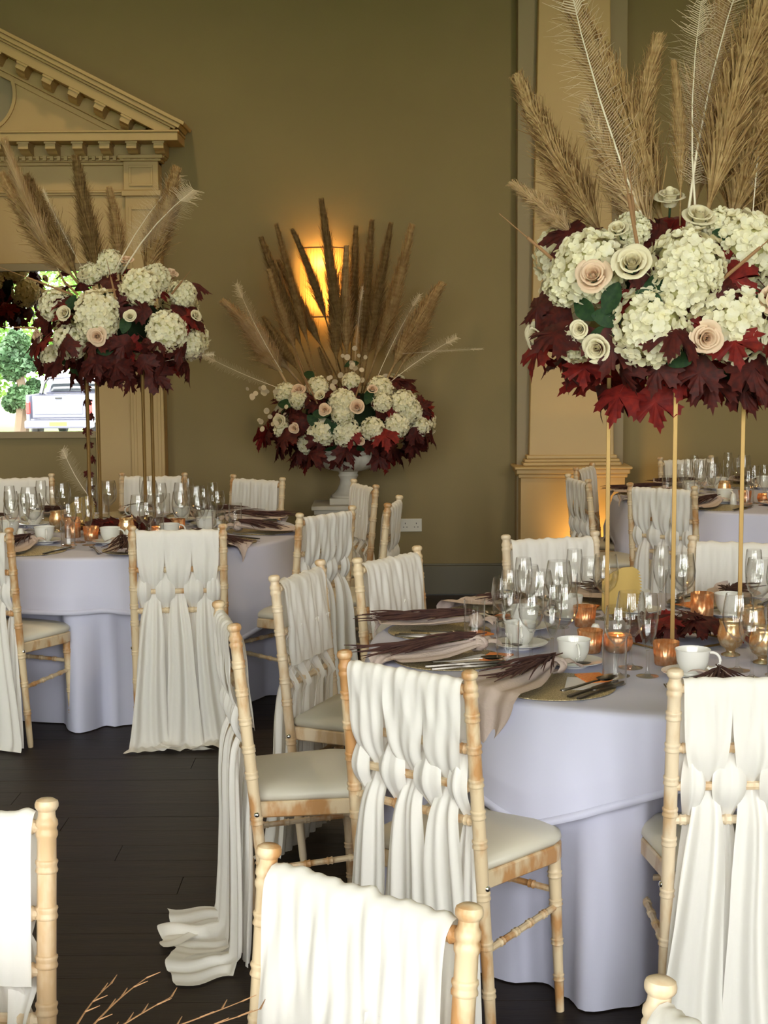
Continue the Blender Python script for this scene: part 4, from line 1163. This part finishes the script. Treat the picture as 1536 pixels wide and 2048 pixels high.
ARR = {
 'near': dict(
  hyd=[(-0.281, -0.238, 0.099, 0.105), (-0.013, -0.3, 0.102, 0.102), (-0.022, -0.323, 0.046, 0.091), (0.178, -0.196, 0.164, 0.102), (-0.119, -0.314, -0.084, 0.105), (0.129, -0.283, -0.077, 0.105), (-0.311, -0.201, -0.126, 0.054), (-0.152, -0.196, 0.204, 0.051), (-0.341, -0.215, 0.05, 0.062), (0.106, -0.169, 0.216, 0.051), (0.322, -0.16, 0.053, 0.1), (0.299, -0.139, -0.133, 0.086), (0.426, -0.047, -0.06, 0.088)],
  rose=[(-0.281, -0.331, 0.062, 0.049, 'b'), (-0.18, -0.366, 0.094, 0.057, 'i'), (0.041, -0.191, 0.236, 0.048, 'i'), (-0.019, -0.059, 0.302, 0.047, 'i'), (-0.404, -0.059, -0.107, 0.045, 'i'), (-0.261, -0.297, -0.14, 0.043, 'i'), (0.026, -0.371, -0.113, 0.045, 'b'), (-0.31, -0.302, -0.084, 0.028, 'i'), (0.231, -0.293, -0.008, 0.047, 'b'), (-0.196, -0.234, 0.197, 0.031, 'i')],
  plume=[(-0.19, 0.193, -0.479, 0.615, 0.116, 't'), (-0.286, 0.193, -0.441, 0.367, 0.077, 'p'), (-0.064, 0.178, -0.293, 0.541, 0.11, 'p'), (-0.027, 0.222, -0.256, 0.933, 0.148, 't'), (0.07, 0.267, 0.144, 0.978, 0.133, 'p'), (0.007, 0.296, 0.01, 0.667, 0.05, 't'), (0.084, 0.252, 0.218, 0.933, 0.148, 't'), (0.159, 0.207, 0.299, 0.696, 0.178, 't'), (0.247, 0.193, 0.41, 0.533, 0.148, 't'), (0.203, 0.207, 0.514, 0.4, 0.119, 'p'), (-0.153, 0.178, -0.079, 0.756, 0.104, 't')],
  feather=[(-0.093, 0.193, -0.39, 0.919, 0.133), (0.019, 0.237, 0.129, 0.993, 0.148), (0.04, 0.252, 0.01, 0.859, 0.119), (0.203, 0.252, 0.262, 0.756, 0.059)],
  reed=[(-0.344, -0.18, 0.095, -0.523, 0.237), (0.077, -0.298, 0.047, 0.255, 0.207), (-0.144, -0.257, 0.146, -0.204, 0.393), (-0.146, -0.228, 0.176, -0.175, 0.37)],
  green=[(-0.247, -0.297, -0.047), (-0.28, -0.28, -0.038), (-0.232, -0.288, -0.091), (-0.022, -0.276, -0.167), (0.085, -0.211, -0.206), (0.093, -0.229, 0.176), (-0.082, -0.334, 0.046), (-0.215, -0.313, 0.019), (-0.137, -0.336, 0.004), (0.163, -0.287, 0.006)],
  leaf=[(-0.321, -0.048, 0.233, 'd'), (-0.186, -0.216, 0.184, 'd'), (-0.026, -0.112, 0.264, 'r'), (-0.38, -0.186, -0.019, 'd'), (-0.196, -0.322, -0.009, 'r'), (0.004, -0.33, -0.064, 'r'), (0.126, -0.296, 0.047, 'r'), (0.228, -0.048, 0.27, 'r'), (-0.067, -0.219, 0.205, 'd'), (-0.416, -0.116, -0.003, 'd'), (0.298, -0.087, 0.172, 'd'), (-0.138, -0.305, 0.102, 'd'), (0.072, -0.322, 0.005, 'd')]),
 'mirror': dict(
  hyd=[(-0.285, -0.164, 0.092, 0.074), (-0.05, -0.31, 0.053, 0.1), (-0.049, -0.319, -0.005, 0.093), (0.145, -0.228, 0.173, 0.089), (0.203, -0.095, 0.221, 0.067), (0.275, -0.261, -0.051, 0.091), (-0.203, -0.227, -0.105, 0.078), (-0.322, -0.047, -0.177, 0.06), (-0.035, -0.047, 0.296, 0.068), (-0.115, -0.096, 0.238, 0.057), (0.333, -0.096, 0.142, 0.062), (0.365, -0.088, -0.109, 0.062)],
  rose=[(-0.036, -0.387, -0.073, 0.044, 'b'), (0.122, -0.411, 0.021, 0.032, 'i'), (-0.13, -0.127, 0.229, 0.048, 'i'), (-0.385, -0.059, -0.066, 0.039, 'b'), (0.263, -0.059, 0.233, 0.036, 'b'), (-0.202, -0.306, 0.039, 0.04, 'i'), (0.054, -0.059, 0.295, 0.034, 'b'), (0.394, -0.147, 0.028, 0.031, 'i')],
  plume=[(-0.194, 0.206, -0.553, 0.648, 0.126, 't'), (-0.182, 0.218, -0.408, 0.68, 0.126, 'd'), (-0.08, 0.182, -0.175, 0.752, 0.102, 'd'), (0.0, 0.279, 0.0, 0.624, 0.087, 't'), (0.109, 0.243, 0.255, 0.716, 0.107, 'd'), (0.133, 0.218, 0.345, 0.672, 0.131, 't'), (-0.291, 0.303, -0.51, 0.808, 0.083, 'p'), (0.146, 0.255, 0.291, 0.546, 0.097, 'd')],
  feather=[(0.044, 0.303, 0.255, 0.716, 0.107), (0.073, 0.279, 0.32, 0.655, 0.146), (-0.158, 0.279, -0.328, 0.607, 0.029), (0.243, -0.182, 0.461, -0.133, 0.034)],
  reed=[(0.282, -0.194, 0.127, 0.379, 0.231), (-0.173, -0.221, 0.126, -0.534, 0.267), (0.04, -0.296, 0.1, 0.012, 0.279), (-0.147, -0.235, 0.125, -0.255, 0.243), (-0.39, -0.046, -0.025, -0.534, -0.017)],
  green=[(-0.167, -0.253, 0.101), (-0.243, -0.114, -0.181), (-0.209, -0.048, -0.23), (0.082, -0.34, -0.029), (-0.031, -0.288, -0.133)],
  leaf=[(-0.305, -0.048, 0.252, 'd'), (-0.194, -0.121, 0.201, 'd'), (-0.025, -0.194, 0.209, 'd'), (0.069, -0.048, 0.289, 'r'), (0.177, -0.048, 0.289, 'r'), (-0.367, -0.096, 0.01, 'd'), (-0.24, -0.237, -0.016, 'd'), (0.352, -0.186, 0.056, 'r'), (0.382, -0.048, 0.204, 'd'), (0.406, -0.048, 0.059, 'd'), (0.075, -0.297, 0.123, 'd'), (0.193, -0.31, 0.053, 'd'), (0.075, -0.297, -0.133, 'r'), (0.19, -0.288, -0.11, 'd'), (-0.389, -0.048, -0.23, 'd'), (0.033, -0.324, 0.076, 'd'), (-0.426, -0.048, -0.109, 'd')]),
 'urn': dict(
  hyd=[(-0.023, -0.284, 0.104, 0.082), (-0.023, -0.303, 0.023, 0.066), (-0.154, -0.263, -0.094, 0.082), (-0.003, -0.274, -0.099, 0.085), (0.161, -0.274, -0.072, 0.07), (-0.179, -0.186, 0.198, 0.067), (0.209, -0.188, 0.192, 0.073), (0.355, -0.212, 0.095, 0.079), (0.401, -0.207, 0.04, 0.067), (0.315, -0.24, -0.05, 0.073), (0.457, -0.148, -0.07, 0.061), (-0.384, -0.127, 0.16, 0.068), (-0.247, -0.17, -0.176, 0.061), (0.218, -0.259, 0.103, 0.061), (-0.399, -0.177, -0.083, 0.055), (0.028, -0.163, 0.231, 0.055), (-0.299, -0.22, 0.117, 0.055)],
  rose=[(-0.129, -0.366, 0.056, 0.039, 'b'), (0.066, -0.371, 0.074, 0.051, 'b'), (-0.293, -0.21, 0.177, 0.043, 'b'), (0.083, -0.305, -0.14, 0.033, 'b'), (-0.319, -0.285, -0.062, 0.033, 'b'), (0.158, -0.276, 0.179, 0.036, 'b'), (-0.413, -0.241, -0.019, 0.042, 'i'), (-0.158, -0.311, 0.144, 0.036, 'i')],
  plume=[(-0.28, 0.421, -0.53, 1.081, 0.125, 'd'), (-0.234, 0.421, -0.43, 1.168, 0.106, 'd'), (-0.156, 0.421, -0.43, 0.95, 0.106, 'd'), (-0.125, 0.576, -0.28, 1.143, 0.112, 'k'), (-0.031, 0.421, -0.146, 1.283, 0.125, 'd'), (-0.062, 0.327, -0.093, 0.794, 0.125, 'd'), (0.025, 0.421, 0.05, 1.153, 0.112, 'd'), (0.087, 0.389, 0.162, 1.174, 0.125, 'd'), (0.125, 0.358, 0.265, 1.137, 0.106, 'd'), (0.162, 0.327, 0.442, 1.121, 0.156, 't'), (0.28, 0.296, 0.539, 0.826, 0.187, 't'), (0.327, 0.296, 0.598, 0.757, 0.156, 't'), (-0.296, 0.28, -0.514, 0.601, 0.093, 'd'), (-0.343, 0.265, -0.717, 0.732, 0.187, 'p'), (0.0, 0.358, -0.031, 1.012, 0.125, 't'), (-0.405, 0.265, -0.623, 0.639, 0.218, 'p'), (-0.312, 0.389, -0.498, 0.872, 0.112, 't'), (-0.087, 0.202, -0.171, 0.421, 0.069, 'd'), (0.093, 0.327, 0.187, 0.701, 0.125, 't')],
  feather=[(-0.436, 0.343, -0.704, 0.794, 0.075), (-0.436, 0.187, -0.888, 0.352, 0.062), (0.218, 0.312, 0.421, 0.763, 0.062), (0.312, 0.249, 0.654, 0.514, 0.069), (0.047, 0.296, 0.084, 0.794, 0.031), (0.405, 0.389, 0.829, 0.421, 0.019)],
  reed=[(-0.175, -0.267, 0.088, -0.312, 0.389), (0.052, -0.271, 0.118, 0.109, 0.28), (-0.223, -0.222, 0.147, -0.343, 0.514)],
  green=[(-0.214, -0.286, -0.002), (-0.174, -0.295, 0.029), (-0.118, -0.171, -0.206), (0.08, -0.151, -0.223), (-0.058, -0.153, -0.223), (0.142, -0.256, 0.148), (-0.247, -0.044, 0.266), (0.048, -0.044, 0.328), (-0.053, -0.307, -0.031), (-0.392, -0.197, 0.085), (-0.113, -0.301, -0.031)],
  leaf=[(-0.36, -0.215, 0.086, 'd'), (0.233, -0.283, 0.043, 'd'), (0.279, -0.24, -0.095, 'r'), (0.403, -0.085, -0.166, 'd'), (-0.428, -0.11, -0.133, 'd'), (-0.495, -0.044, -0.168, 'r'), (-0.302, -0.168, -0.16, 'r'), (0.466, -0.044, -0.199, 'd'), (-0.175, -0.267, 0.118, 'd'), (0.28, -0.044, 0.266, 'd'), (0.342, -0.044, 0.25, 'd'), (0.463, -0.147, 0.083, 'd'), (0.006, -0.268, 0.149, 'd'), (0.188, -0.179, -0.19, 'd'), (-0.116, -0.232, 0.178, 'd'), (-0.33, -0.213, -0.097, 'd'), (0.401, -0.21, -0.036, 'd')]),
}
def bouquet(root, key, ax, az, ay, seed, leaf_len, n_back_h, n_skirt, tail_len, up_bias=.0):
    """flowers on an ellipsoid (half axes ax across, ay deep, az high) round the root's origin; offsets are metres across and up"""
    D = ARR[key]; rg = random.Random(seed)
    def outward(p): return Vector((p.x/ax**2, p.y/ay**2, p.z/az**2)).normalized()
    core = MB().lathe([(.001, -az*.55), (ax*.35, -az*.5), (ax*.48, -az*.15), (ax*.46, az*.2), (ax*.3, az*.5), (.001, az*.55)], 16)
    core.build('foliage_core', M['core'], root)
    for k, (px, py, pz, r) in enumerate(D['hyd']):
        p = Vector((px, py, pz)); o = outward(p)
        F = frame((o + Vector((0, -.4, .15))), (rg.uniform(-1, 1), rg.uniform(-1, 1), 0), p - o*r*.25, r*1.0)
        place('hydrangea', HYD[k % 3], root, F)
    for k in range(n_back_h):
        a = R(20 + 140*(k+.5)/n_back_h); z = rg.uniform(-.4, .55)*az
        p = Vector((ax*.88*math.cos(a), ay*.88*math.sin(a), z)); o = outward(p)
        if k % 3 == 2: place('rose', ROSE['i'][k % 2], root, frame(o, (1, .3, 0), p, .05*ax/.4))
        else: place('hydrangea', HYD[k % 3], root, frame(o, (1, .2, .1), p, .10*ax/.42))
    for k, (px, py, pz, r, c) in enumerate(D['rose']):
        p = Vector((px, py, pz)); o = outward(p)
        place('rose', ROSE[c][k % 2], root, frame(o + Vector((rg.uniform(-.15, .15), -.55, .28)), (rg.uniform(-1, 1), .2, rg.uniform(-1, 1)), p - o*r*.35, r*1.12))
    def leaf(p, o, tip, ln, c):
        z = o.normalized(); y = Vector(tip); y = (y - z*y.dot(z)).normalized(); x = y.cross(z)
        Mx = Matrix((x*ln, y*ln, z*ln)).transposed().to_4x4(); Mx.translation = p
        place('maple_leaf', rg.choice(MAPLE[c]), root, Mx)
    for (px, py, pz, c) in D['leaf']:
        p = Vector((px, py, pz)); dx, dz = px, pz; o = outward(p) + Vector((rg.uniform(-.5, .5), -.5, rg.uniform(-.2, .6)))
        tip = Vector((dx/ax + rg.uniform(-.5, .5), -.2, dz/az + rg.uniform(-.5, .3)))
        ln = leaf_len*rg.uniform(.85, 1.15)
        leaf(p - tip.normalized()*ln*.45, o, tip, ln, c)
    # skirt of leaves hanging all the way round the underside
    for k in range(n_skirt):
        a = 2*math.pi*(k + rg.uniform(-.3, .3))/n_skirt
        tier = k % 3; rr = (.50, .72, .92)[tier]; zz = (-.72, -.52, -.22)[tier]
        p = Vector((ax*rr*math.cos(a), ay*rr*math.sin(a), az*zz*rg.uniform(.85, 1.1)))
        o = Vector((math.cos(a)+rg.uniform(-.7, .7), math.sin(a)+rg.uniform(-.5, .5), rg.uniform(-.2, .9)))
        tip = Vector((math.cos(a)*rg.uniform(.15, 1.1)+rg.uniform(-.5, .5), math.sin(a)*rg.uniform(.15, .9)+rg.uniform(-.4, .4), -1))
        c = 'r' if rg.random() < (.42 if key == 'near' else .12) else 'd'
        leaf(p, o, tip, leaf_len*rg.uniform(.8, 1.2)*tail_len, c)
    # upper and side leaves
    for k in range(n_skirt//2):
        a = rg.uniform(0, 6.283); e = rg.uniform(-.1, .9)
        p = Vector((ax*.82*math.cos(a)*math.cos(e), ay*.82*math.sin(a)*math.cos(e), az*.82*math.sin(e)))
        o = outward(p) + Vector((rg.uniform(-.5, .5), rg.uniform(-.5, .5), .3))
        leaf(p, o, Vector((p.x/ax, p.y/ay, rg.uniform(-.3, .8))), leaf_len*rg.uniform(.7, 1.0), 'd' if rg.random() < .8 else 'r')
    for k, (px, py, pz) in enumerate(D['green']):
        p = Vector((px, py, pz)); o = outward(p) + Vector((rg.uniform(-.4, .4), -.5, .2)); z = o.normalized()
        y = Vector((rg.uniform(-1, 1), -.2, rg.uniform(-1, .4))); y = (y - z*y.dot(z)).normalized(); x = y.cross(z); ln = leaf_len*.62
        Mx = Matrix((x*ln, y*ln, z*ln)).transposed().to_4x4(); Mx.translation = p - y*ln*.3
        place('green_leaf', OVATE, root, Mx)
    # plumes, feathers and reeds fan out of the top
    def spear(me, nm, bx, bz, tx, tz, w, wid_unit, dy0=None):
        y0 = rg.uniform(-.25, .35)*ay if dy0 is None else dy0
        y1 = y0 + (tz-bz)*rg.uniform(-.18, .28)
        a = Vector((bx, y0, bz)); b_ = Vector((tx, y1, tz)); L = (b_-a).length
        F = frame(b_-a, (1, 0, 0), a, L)
        k = w*.5/(wid_unit*L)
        return place(nm, me, root, F @ Matrix.Diagonal((k, k, 1, 1)))
    for k, (bx, bz, tx, tz, w, c) in enumerate(D['plume']):
        spear(PL_ME[c][k % 2], 'pampas_plume', bx, bz, tx, tz, w*(1.0 if key == 'urn' else 1.35), .105)
    for k, (bx, bz, tx, tz, w) in enumerate(D['feather']):
        spear(FE_ME[k % 2], 'feather', bx, bz, tx, tz, w, .085, -ay*.35)
    for (bx, by_, bz, tx, tz) in D['reed']:
        p = Vector((bx, by_, bz))
        d = Vector((tx-bx, -.06, tz-bz)); L = d.length
        place('reed', REED_ME, root, frame(d, (1, 0, 0), p, L) @ Matrix.Diagonal((.035/L*1.0, .035/L*1.0, 1, 1)) @ Matrix.Diagonal((5, 5, 1, 1)))

# tall gold stand: four rods, top plate, base ring
def flower_stand(x, y, rz, half, ztop, label, z0=None):
    z0 = TOP if z0 is None else z0
    t = thing('flower_stand', label, 'flower stand', (x, y, z0), rz, 'tall gold flower stands')
    h = ztop - z0
    for k in range(4):
        a = math.pi/2*k
        MB().cbox((half*math.cos(a), half*math.sin(a), h/2), (.0125, .0125, h)).build('rod', M['gold_rod'], t, smooth=False, bevel=.0012)
    for z, nm in ((.003, 'base_frame'), (h-.004, 'top_frame')):
        b = MB()
        for k in range(4):
            a, c = math.pi/2*k, math.pi/2*(k+1)
            p, q = Vector((half*math.cos(a), half*math.sin(a), z)), Vector((half*math.cos(c), half*math.sin(c), z))
            b.tube([p, q], .0035, 6)
        b.build(nm, M['gold_rod'], t)
    MB().lathe([(.001, 0), (half*.9, 0), (half*.9, .006), (.001, .006)], 24, Matrix.Translation((0, 0, h-.01))).build('top_plate', M['gold_rod'], t)
    return t
flower_stand(.862, 4.43, R(-11), .195, 1.70, 'tall gold rod stand rising from the near table')
flower_stand(-1.268, 7.24, R(45), .187, 1.66, 'tall gold rod stand rising from the table before the mirror')
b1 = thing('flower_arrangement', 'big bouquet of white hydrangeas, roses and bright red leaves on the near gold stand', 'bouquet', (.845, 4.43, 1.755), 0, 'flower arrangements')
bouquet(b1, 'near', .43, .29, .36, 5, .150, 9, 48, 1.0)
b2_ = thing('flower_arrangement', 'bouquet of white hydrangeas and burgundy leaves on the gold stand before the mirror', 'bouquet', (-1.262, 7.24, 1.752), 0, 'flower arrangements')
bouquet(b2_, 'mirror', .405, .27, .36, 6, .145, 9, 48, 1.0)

# urn on its pedestal against the far wall
UX, UY = -.222, 9.36
pd_ = thing('pedestal', 'white square stone pedestal under the urn', 'pedestal', (UX-.03, UY, 0))
pb = lambda nm, *bx: (lambda b: ([b.box(*q) for q in bx], b.build(nm, M['stone'], pd_, smooth=False, bevel=.005)))(MB())
pb('pedestal_base', ((-.20, -.20, 0), (.20, .20, .07)), ((-.18, -.18, .07), (.18, .18, .10)))
pb('pedestal_shaft', ((-.135, -.135, .10), (.135, .135, .575)))
pb('pedestal_cap', ((-.155, -.155, .575), (.155, .155, .60)), ((-.18, -.18, .60), (.18, .18, .628)), ((-.195, -.195, .628), (.195, .195, .655)))
ur = thing('urn', 'white fluted stone urn on a square pedestal by the olive wall', 'urn', (UX, UY, .655))
MB().box((-.115, -.115, 0), (.115, .115, .04)).build('urn_base', M['stone'], ur, smooth=False, bevel=.004)
MB().lathe([(.105, .04), (.105, .052), (.09, .062), (.07, .085), (.055, .12), (.050, .15), (.058, .165), (.064, .175), (.058, .185), (.062, .20)], 28).build('urn_foot', M['stone'], ur)
MB().lathe([(.062, .20), (.12, .212), (.185, .24), (.215, .27), (.225, .30), (.222, .315)], 96, rib=lambda a, z: .05*abs(math.sin(a*11))*(1 if z < .30 else .3)).build('urn_bowl', M['stone'], ur, sharp=0)
MB().lathe([(.215, .312), (.240, .318), (.245, .33), (.235, .34), (.20, .335), (.19, .30), (.001, .29)], 48).build('urn_rim', M['stone'], ur)
b3 = thing('flower_arrangement', 'wide bouquet with brown pampas plumes in the white urn by the wall', 'bouquet', (UX, UY-.02, 1.20), 0, 'flower arrangements')
bouquet(b3, 'urn', .56, .27, .33, 9, .17, 6, 46, 1.0)
# honesty seed discs in the urn bouquet
disc = MB().lathe([(.001, .0), (.8, .03), (1, 0), (.8, -.03), (.001, -.03)], 12).mesh('honesty_disc', M['feather'])
for k in range(46):
    cxz = rnd.choice(((-.46, -.02), (-.46, .12), (.0, .30), (.06, .36), (-.52, .17), (-.10, .22)))
    p = Vector((cxz[0]+rnd.gauss(0, .05), -.24+rnd.uniform(-.1, .1), cxz[1]+rnd.gauss(0, .04)))
    place('honesty_disc', disc, b3, frame((rnd.uniform(-.6, .6), -1, rnd.uniform(-.6, .6)), (1, 0, 0), p, rnd.uniform(.012, .020)) @ Matrix.Diagonal((1, 1, .15, 1)))

# one more bouquet stands left of the mirror; the mirror shows it
flower_stand(-2.80, 8.78, R(20), .06, 2.0, 'tall gold floor stand beside the mirror', 0.0)
b4 = copy_tree(b2_)
b4.location = (-2.80, 8.78, 2.10); b4['label'] = 'bouquet of white hydrangeas and burgundy leaves showing at the top of the mirror'
# heaps of dark leaves at the foot of the stands
def leaf_heap(x, y, n, rx, ry, seed, label):
    t = thing('leaf_garland', label, 'leaves', (x, y, TOP), 0, 'leaf garlands at the stand feet')
    rg = random.Random(seed)
    for k in range(n):
        a = rg.uniform(0, 6.283); q = math.sqrt(rg.random())
        p = Vector((rx*q*math.cos(a), ry*q*math.sin(a), .050 + .050*(1-q)*rg.random()))
        z = Vector((rg.uniform(-.5, .5), rg.uniform(-.7, .1), 1)).normalized()
        yv = Vector((math.cos(a)+rg.uniform(-.6, .6), math.sin(a)+rg.uniform(-.6, .6), rg.uniform(-.2, .25))); yv = (yv - z*yv.dot(z)).normalized(); xv = yv.cross(z)
        ln = rg.uniform(.09, .13)
        Mx = Matrix((xv*ln, yv*ln, z*ln)).transposed().to_4x4(); Mx.translation = p - yv*ln*.5
        place('maple_leaf', rg.choice(MAPLE['d' if rg.random() < .85 else 'r']), t, Mx)
leaf_heap(.90, 4.38, 26, .16, .12, 3, 'heap of dark red leaves at the foot of the near gold stand')
leaf_heap(-1.22, 7.12, 22, .22, .10, 4, 'heap of dark red leaves at the foot of the mirror table stand')
# trailing strand with a white feather hanging behind the stand before the mirror
tr_ = thing('leaf_trail', 'burgundy leaf trail with a white feather on a thin stem before the mirror', 'leaf trail', (-1.60, 8.15, 0))
MB().tube([(0, 0, 0), (0, 0, 1.50)], .006, 6).build('stem', M['bark'], tr_)
MB().lathe([(.001, 0), (.12, 0), (.12, .012), (.02, .018), (.001, .018)], 24).build('stem_base', M['bark'], tr_)
for k in range(9):
    a = k*2.1; z = .82 + .078*k
    zz = Vector((math.cos(a), math.sin(a)-.4, .3)).normalized(); yv = Vector((math.cos(a)*.4, math.sin(a)*.3, -.9)); yv = (yv-zz*yv.dot(zz)).normalized(); xv = yv.cross(zz); ln = .065
    Mx = Matrix((xv*ln, yv*ln, zz*ln)).transposed().to_4x4(); Mx.translation = (.012*math.cos(a), .012*math.sin(a), z)
    place('maple_leaf', MAPLE['d'][k % 3], tr_, Mx)
place('feather', FE_ME[0], tr_, frame((-.55, -.05, .75), (1, 0, 0), (0, -.02, .82), .30) @ Matrix.Diagonal((1.6, 1.6, 1, 1)))
# @@GARDEN
# ------------------------------------------------------------------ the garden outside the windows
GZ = -1.2
struct(MB().box((-60, -90, GZ-.2), (60, RY0-.25, GZ)).build('ground', M['grass'], smooth=False), 'lawn outside the windows')
struct(MB().box((-30, -30, GZ), (20, -20, GZ+.02)).build('driveway', M['gravel'], smooth=False), 'gravel drive outside the windows')
struct(MB().box((RX0-.4, RY0-1.8, GZ), (RX1+.4, RY0-.2, -.02)).build('terrace', M['gravel'], smooth=False), 'stone terrace outside the windows')
def tree(x, y, h, r, seed, mat, label, n=6500):
    rg = random.Random(seed)
    t = thing('garden_tree', label, 'tree', (x, y, GZ), 0, 'garden trees seen in the mirror')
    MB().tube([(0, 0, 0), (.1, 0, h*.3), (0, .1, h*.7)], [.25, .2, .08], 8).build('trunk', M['bark'], t)
    b = MB()
    blobs = [(rg.uniform(-.6, .6)*r, rg.uniform(-.6, .6)*r, h*rg.uniform(.22, .9), rg.uniform(.3, .6)*r) for _ in range(14)]
    for k in range(n):
        cx, cy, cz, br = rg.choice(blobs)
        d = Vector((rg.gauss(0, 1), rg.gauss(0, 1), rg.gauss(0, 1))).normalized()*br*rg.random()**.35
        p = Vector((cx, cy, max(.3, cz))) + d
        F = frame((rg.gauss(0, 1), rg.gauss(0, 1), rg.gauss(0, 1)+.5), (rg.gauss(0, 1), 1, 0), p, rg.uniform(.12, .26))
        b.add([F @ Vector(q) for q in ((-.5, 0, 0), (0, -.35, .05), (.6, 0, 0), (0, .35, .05))], [(0, 1, 2, 3)])
    b.build('crown', mat, t, sharp=0)
TREES = [(-12.6, -42, 10, 3.2, 'tree_leaf', 'tall pale green tree rising behind the other garden trees'), (-16.5, -30, 7, 2.2, 'tree_leaf', 'round green tree at the edge of the drive'), (-6.9, -42, 10, 3.0, 'tree_leaf', 'tall green tree behind the drive'), (-14.2, -33, 7.0, 2.4, 'tree_leaf', 'bright green tree behind the pickup truck'), (-9.6, -37, 8.5, 2.4, 'tree_leaf', 'tall leafy tree far behind the pickup truck'), (-4.6, -32, 9, 2.6, 'tree_leaf', 'light green tree beyond the drive'),
         (-11.9, -29.8, 3.6, .8, 'tree_dark', 'dark evergreen shrub beside the pickup truck'), (-20, -40, 9, 3.0, 'tree_leaf', 'broad green tree at the far end of the lawn'), (1.6, -38, 11, 2.8, 'tree_leaf', 'green tree opposite the middle windows'), (8, -36, 10, 2.8, 'tree_leaf', 'green tree opposite the end windows')]
for k, (x, y, h, r, m, lab) in enumerate(TREES): tree(x, y, h, r, 200+k, M[m], lab)

tk = thing('pickup_truck', 'silver pickup truck with yellow number plate parked outside, seen in the mirror', 'truck', (-9.75, -25.7, GZ+.02))
def tk_part(nm, m, *bx, bevel=.03):
    b = MB()
    for q in bx: b.box(*q)
    return b.build(nm, m, tk, smooth=False, bevel=bevel)
tk_part('cargo_bed', M['car'], ((-1.0, -2.1, .62), (-.88, 0, 1.42)), ((.88, -2.1, .62), (1.0, 0, 1.42)), ((-1.0, -2.1, .55), (1.0, -.05, .70)))
tg = tk_part('tailgate', M['car'], ((-.80, -.05, .72), (.80, .03, 1.40)))
MB().box((-.72, .03, .84), (.72, .045, 1.24)).build('tailgate_panel', M['car'], tg, smooth=False, bevel=.015)
MB().lathe([(.001, .02), (.07, .018), (.095, .008), (.10, 0)], 24, frame((0, 1, 0), (1, 0, 0), (0, .045, 1.15)) @ Matrix.Diagonal((1, 1.25, 1, 1))).build('round_emblem', M['chrome'], tg)
MB().box((-.10, .03, 1.30), (.10, .06, 1.345)).build('tailgate_handle', M['rubber'], tg, smooth=False, bevel=.01)
for x in (-.52, .52): MB().box((x-.16, .045, .90), (x+.16, .055, .955)).build('name_badge', M['chrome'], tg, smooth=False)
tk_part('bumper', M['car'], ((-1.02, .02, .42), (1.02, .20, .66)), ((-1.02, -.25, .42), (-.90, .1, .66)), ((.90, -.25, .42), (1.02, .1, .66)), bevel=.05)
for x in (-.93, .93): tk_part('tail_light', M['tail_red'], ((x-.065, -.06, .85), (x+.065, .035, 1.22)))
npl = tk_part('number_plate', M['plate_yellow'], ((-.26, .20, .50), (.26, .212, .615)), bevel=.004)
tk_part('cab', M['car'], ((-.97, -4.6, .55), (.97, -2.1, 1.40)))
cb = MB().add
roof = MB(); vs = [(-.90, -4.3, 1.40), (.90, -4.3, 1.40), (.90, -2.12, 1.40), (-.90, -2.12, 1.40), (-.70, -3.8, 1.96), (.70, -3.8, 1.96), (.74, -2.35, 1.98), (-.74, -2.35, 1.98)]
roof.add(vs, [(0, 3, 2, 1), (4, 5, 6, 7), (0, 1, 5, 4), (1, 2, 6, 5), (2, 3, 7, 6), (3, 0, 4, 7)])
roof.build('cab_roof', M['car'], tk, smooth=False, bevel=.05)
MB().add([(-.78, -2.10, 1.46), (.78, -2.10, 1.46), (.66, -2.30, 1.88), (-.66, -2.30, 1.88)], [(0, 1, 2, 3)])
rw = MB(); rw.box((-.70, -.015, 0), (.70, .015, .42), Matrix.Translation((0, -2.10, 1.47)) @ Matrix.Rotation(R(25), 4, 'X')); rw.build('rear_window', M['car_glass'], tk, smooth=False)
tk_part('bonnet', M['car'], ((-.95, -5.9, .55), (.95, -4.6, 1.22)), bevel=.08)
for nm, m, y in (('roll_bar', 'chrome', -1.75), ('roll_bar', 'rubber', -1.95)):
    MB().tube([(-.86, y+.35, 1.42), (-.84, y+.1, 1.72), (-.70, y, 1.90), (0, y, 1.93), (.70, y, 1.90), (.84, y+.1, 1.72), (.86, y+.35, 1.42)], .045, 10).build(nm, M[m], tk)
for x in (-.90, .90):
    for y in (-1.05, -4.75):
        w = MB().lathe([(.001, -.13), (.22, -.13), (.34, -.12), (.385, -.08), (.385, .08), (.34, .12), (.22, .13), (.001, .13)], 28, frame((1, 0, 0), (0, 1, 0), (x, y, .385))).build('wheel', M['rubber'], tk)
        MB().lathe([(.001, .135), (.20, .14), (.215, .132)], 20, frame((1 if x > 0 else -1, 0, 0), (0, 1, 0), (x, y, .385))).build('hub', M['chrome'], w)
